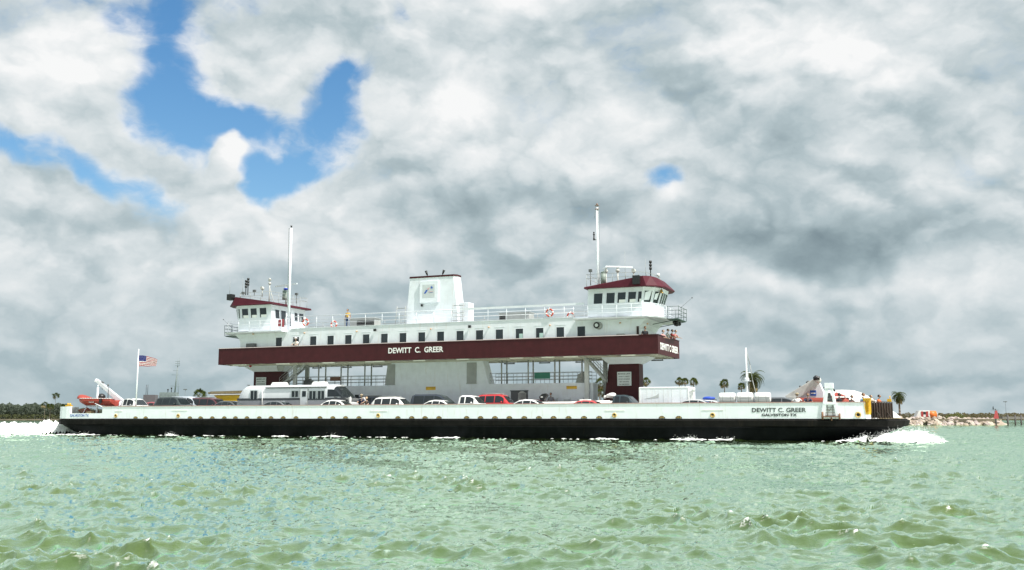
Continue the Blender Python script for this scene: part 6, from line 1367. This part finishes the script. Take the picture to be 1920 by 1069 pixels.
def make_person(label, x, y, z, face, pose, shirt, pants, hair, skin=0, hat=None, h=1.72, sit=False, group=None):
    """body joints in metres, facing local -y; pose chooses the arms and the lean of the trunk"""
    k = h/1.72; ln = {'rail': .14, 'stand': .02, 'phone': .04, 'akimbo': .0}[pose]
    P_ = {}; 
    pel = Vector((0,0,.94)); chest = Vector((0,-ln*.6,1.26)); neck = Vector((0,-ln,1.46)); 
    pts = [pel, Vector((0,-ln*.3,1.08)), chest, neck, neck+Vector((0,-.015,.09))]; ed = [(0,1),(1,2),(2,3),(3,4)]; rad = [(.155,.11),(.135,.10),(.165,.11),(.055,.055),(.05,.05)]
    torso = [0,1,2]
    def add(p, r, par): pts.append(Vector(p)); rad.append(r); ed.append((par, len(pts)-1)); return len(pts)-1
    arms = {}
    for s in (-1, 1):
        sh = add((s*.17,-ln*.85,1.39), .058, 2)
        if pose == 'rail': el = (s*.26,-ln-.14,1.17); wr = (s*.18,-ln-.36,1.10)
        elif pose == 'phone' and s > 0: el = (s*.25,-.18,1.18); wr = (s*.12,-.22,1.45)
        elif pose == 'akimbo': el = (s*.36,.02,1.18); wr = (s*.20,-.06,1.02)
        else: el = (s*.24,.02,1.12); wr = (s*.25,-.08,.88)
        e = add(el, .042, sh); w_ = add(wr, .028, e); arms[s] = (sh, e, w_)
        d = (Vector(wr)-Vector(el)).normalized(); side = Vector((s,0,0)); up = d.cross(side).normalized(); palm_ = add(Vector(wr)+d*.055, (.036,.018), w_)
        ac = (d.cross(up)).normalized()
        for fi in range(4):
            off = ac*(-.030+.020*fi); L_ = (.030,.036,.033,.025)[fi]; base = Vector(wr)+d*.088+off; f1 = add(base, .0095, palm_); f2 = add(base+d*L_+up*(-.010), .0088, f1); add(base+d*L_*1.6+up*(-.030), .0078, f2)
        t1 = add(Vector(wr)+d*.045+ac*-.045+up*-.008, .0105, palm_); add(Vector(wr)+d*.075+ac*-.062+up*-.018, .009, t1)
    for s in (-1, 1):
        if sit: kn = (s*.12,-.44,.92); an = (s*.13,-.46,.50); toe = (s*.14,-.60,.46)
        else: kn = (s*.105,-.02,.50); an = (s*.11,.02,.09); toe = (s*.13,-.15,.035)
        hp = add((s*.095,0,.88), .092, 0); kk = add(kn, .058, hp); aa = add(an, .040, kk); add(toe, .035, aa)
    root = ship_thing('person', label, 'person', x, y, z, face, group); root.scale = (k*1.12,k*1.12,k)
    me = skinned('body', pts, ed, rad, skins[skin])
    # head joined to the same mesh: skull, jaw, nose, ears, brow
    hc = pts[4]+Vector((0,-.02,.125)); bm = bmesh.new(); bm.from_mesh(me); nb = len(bm.verts)
    r = bmesh.ops.create_uvsphere(bm, u_segments=16, v_segments=12, radius=.112); 
    for v in r['verts']:
        c = v.co; c.x *= .72; c.y *= .88; c.z *= 1.04
        if c.z < -.03: c.x *= 1-.25*(-c.z-.03)/.09; c.y = c.y*(.92) - .010
        if c.y < -.075 and abs(c.x) < .022 and -.045 < c.z < .02: c.y -= .024       # nose
        if c.y < -.06 and .008 < abs(c.x) < .045 and .0 < c.z < .03: c.y += .010      # eye hollows
        if c.y < -.07 and abs(c.x) < .035 and -.075 < c.z < -.050: c.y -= .006       # mouth
        if abs(c.x) > .074 and abs(c.z) < .03 and abs(c.y) < .03: c.x *= 1.16        # ears
        v.co = hc + c
    for f in bm.faces: f.smooth = True
    bm.to_mesh(me); bm.free(); bo = bpy.data.objects.new('body', me); C.objects.link(bo); bo.parent = root
    b = MB(); b.ball((hc.x-.031,hc.y-.088,hc.z+.012),.011,nu=8,nv=6); b.ball((hc.x+.031,hc.y-.088,hc.z+.012),.011,nu=8,nv=6); b.build('eyes', blackm, root)
    # clothing: the same joints with slightly larger radii
    keep = [0,1,2]+[arms[-1][0],arms[-1][1],arms[1][0],arms[1][1]]; sp = [pts[i].copy() for i in keep]; sp[0] = Vector((0,0,.90)); sp[4] = pts[arms[-1][0]].lerp(pts[arms[-1][1]],.8); sp[6] = pts[arms[1][0]].lerp(pts[arms[1][1]],.8)
    sp.append(Vector(pts[2]).lerp(pts[3],.72))
    sm_ = skinned('shirt', sp, [(0,1),(1,2),(2,3),(3,4),(2,5),(5,6),(2,7)], [(.170,.125),(.155,.12),(.185,.13),.078,.062,.078,.062,.085], shirt); so_ = bpy.data.objects.new('shirt', sm_); C.objects.link(so_); so_.parent = root
    n0 = len(pts); hp = [n0-8, n0-7, n0-6, n0-4, n0-3, n0-2]; pp = [Vector((0,0,.95))]+[pts[i] for i in hp]
    pm_ = skinned('trousers', pp, [(0,1),(1,2),(2,3),(0,4),(4,5),(5,6)], [(.165,.12),.108,.075,.058,.108,.075,.058], pants); po_ = bpy.data.objects.new('trousers', pm_); C.objects.link(po_); po_.parent = root
    hb_ = MB(); hb_.smooth = True; rr = []
    for j in range(6):
        ph = R(5+17*j); rr.append([(hc.x+.088*math.cos(ph)*math.cos(a), hc.y+.018+.100*math.cos(ph)*math.sin(a), hc.z+.012+.118*math.sin(ph)) for a in [2*math.pi*i/14 for i in range(14)]])
    low = [(p[0], max(p[1], hc.y-.02), p[2]-.06) for p in rr[0]]; hb_.loft([low]+rr); hb_.build('hair', hair, root)
    if hat:
        q = MB(); q.smooth = True; q.loft([[(hc.x+r_*math.cos(a), hc.y+r_*math.sin(a), hc.z+z_) for a in [2*math.pi*i/16 for i in range(16)]] for r_, z_ in ((.19,.055),(.19,.062),(.115,.066),(.105,.13),(.07,.16))]); q.build('hat', hat, root)
    return root
def cloth(n, c): return mat('cloth_'+n, c, .85, var=.12, scale=12)
hk = mat('hair_dark',(0.02,0.015,0.012),.7); hb = mat('hair_brown',(0.10,0.055,0.03),.7); hg = mat('hair_blond',(0.42,0.30,0.16),.7)
cw, cn, cb, ck_, cr_, co_, cl = cloth('white',(.75,.75,.74)), cloth('navy',(.02,.03,.08)), cloth('blue',(.10,.22,.50)), cloth('black',(.015,.015,.02)), cloth('red',(.40,.05,.05)), cloth('safety_orange',(.80,.16,.03)), cloth('light_blue',(.35,.50,.70))
jeans = cloth('denim',(.05,.08,.16)); khaki = cloth('khaki',(.30,.25,.17))
def person(label, px, py_head, y, floor, face, pose, shirt, pants, hair, skin=0, hat=None, group=None):
    x, zt = P(px, py_head, y); h = 1.72; z = floor
    hh = (zt-floor); h = max(1.5, min(1.86, hh)) if hh > 1.3 else 1.72
    if abs(hh-h) > .06: z = zt-h        # standing on a step, bench or coaming
    return make_person(label, x, y, max(z, floor) if hh > 1.3 else floor, face, pose, shirt, pants, hair, skin, hat, h, group=group)
G1 = 'passengers along the bow rail'; G2 = 'passengers on the bow end of the passenger deck'
# faces: 0 looks at the camera side (ship -y), +90 deg looks toward the bow (+x)
person('person in navy jacket and tall brown hat, left of the couple by the rail',679.5,741.5,-9.0,DZ,R(10),'rail',cn,jeans,hb,0,khaki)
person('blond person in black top leaning on the rail, right of the couple',690,745.5,-9.0,DZ,R(-10),'rail',ck_,jeans,hg,0)
person('person in white shirt and brown hat near the name lettering',1494,739.5,-8.6,DZ,R(30),'akimbo',cw,khaki,hb,0,khaki,G1)
person('dark-haired person in navy shirt, second of the bow passengers',1513,739.5,-8.4,DZ,R(20),'rail',cn,jeans,hk,1,None,G1)
person('dark-skinned person in black shirt just right of the ladder frame',1572.5,739,-9.0,DZ,R(60),'stand',ck_,jeans,hk,2,None,G1)
person('person in black hooded top stooping on the bow rail',1593,743,-9.1,DZ,R(60),'rail',ck_,jeans,hk,1,None,G1)
person('person in light blue shirt next to the yellow gate post',1613.5,739,-9.1,DZ,R(70),'rail',cl,jeans,hb,1,None,G1)
person('bare-armed person shading the eyes behind the yellow gate post',1631,742.5,-8.6,DZ,R(60),'phone',khaki,jeans,hb,0,None,G1)
person('person in bright orange shirt at the corner gate',1643.5,742,-8.0,DZ,R(80),'rail',co_,jeans,hk,1,None,G1)
FP = PD0+0.302
person('dark-haired person leaning out by the bow end door',1209,613.5,-3.5,FP,R(40),'stand',ck_,jeans,hk,1,None,G2)
person('person in pale top, leftmost of the group above the brown nameboard',1239.5,620,-1.6,FP,R(75),'rail',cloth('pink',(.55,.30,.30)),jeans,hb,0,None,G2)
person('person in white shirt in the middle of the group above the nameboard',1248.5,618.5,0.4,FP,R(80),'rail',cw,jeans,hb,0,None,G2)
person('person in rusty red top in the group above the nameboard',1256.5,619.5,2.0,FP,R(85),'rail',cr_,jeans,hk,1,None,G2)
person('dark-haired person at the far corner above the nameboard',1263,620.5,3.3,FP,R(80),'rail',cloth('rose',(.40,.15,.15)),jeans,hk,0,None,G2)
person('person in white cap and white shirt leaning from the passenger deck at left',557,635,-3.6,FP-.12,R(0),'rail',cw,khaki,hb,0,cw)
person('person in yellow shirt looking over the rail on the roof deck',652.5,581,-1.6,HT+.05,R(0),'stand',cloth('yellow',(.60,.36,.06)),jeans,hk,1)
person('person in grey top beside the equipment cabinet below the casing',1033,738,-1.6,DZ,R(0),'stand',cloth('grey',(.25,.25,.27)),jeans,hk,1)
# pilothouse silhouettes
person('ferry pilot in white shirt behind the bow pilothouse windows',1165,560,0.5,10.43,R(60),'stand',cw,cn,hk,1)
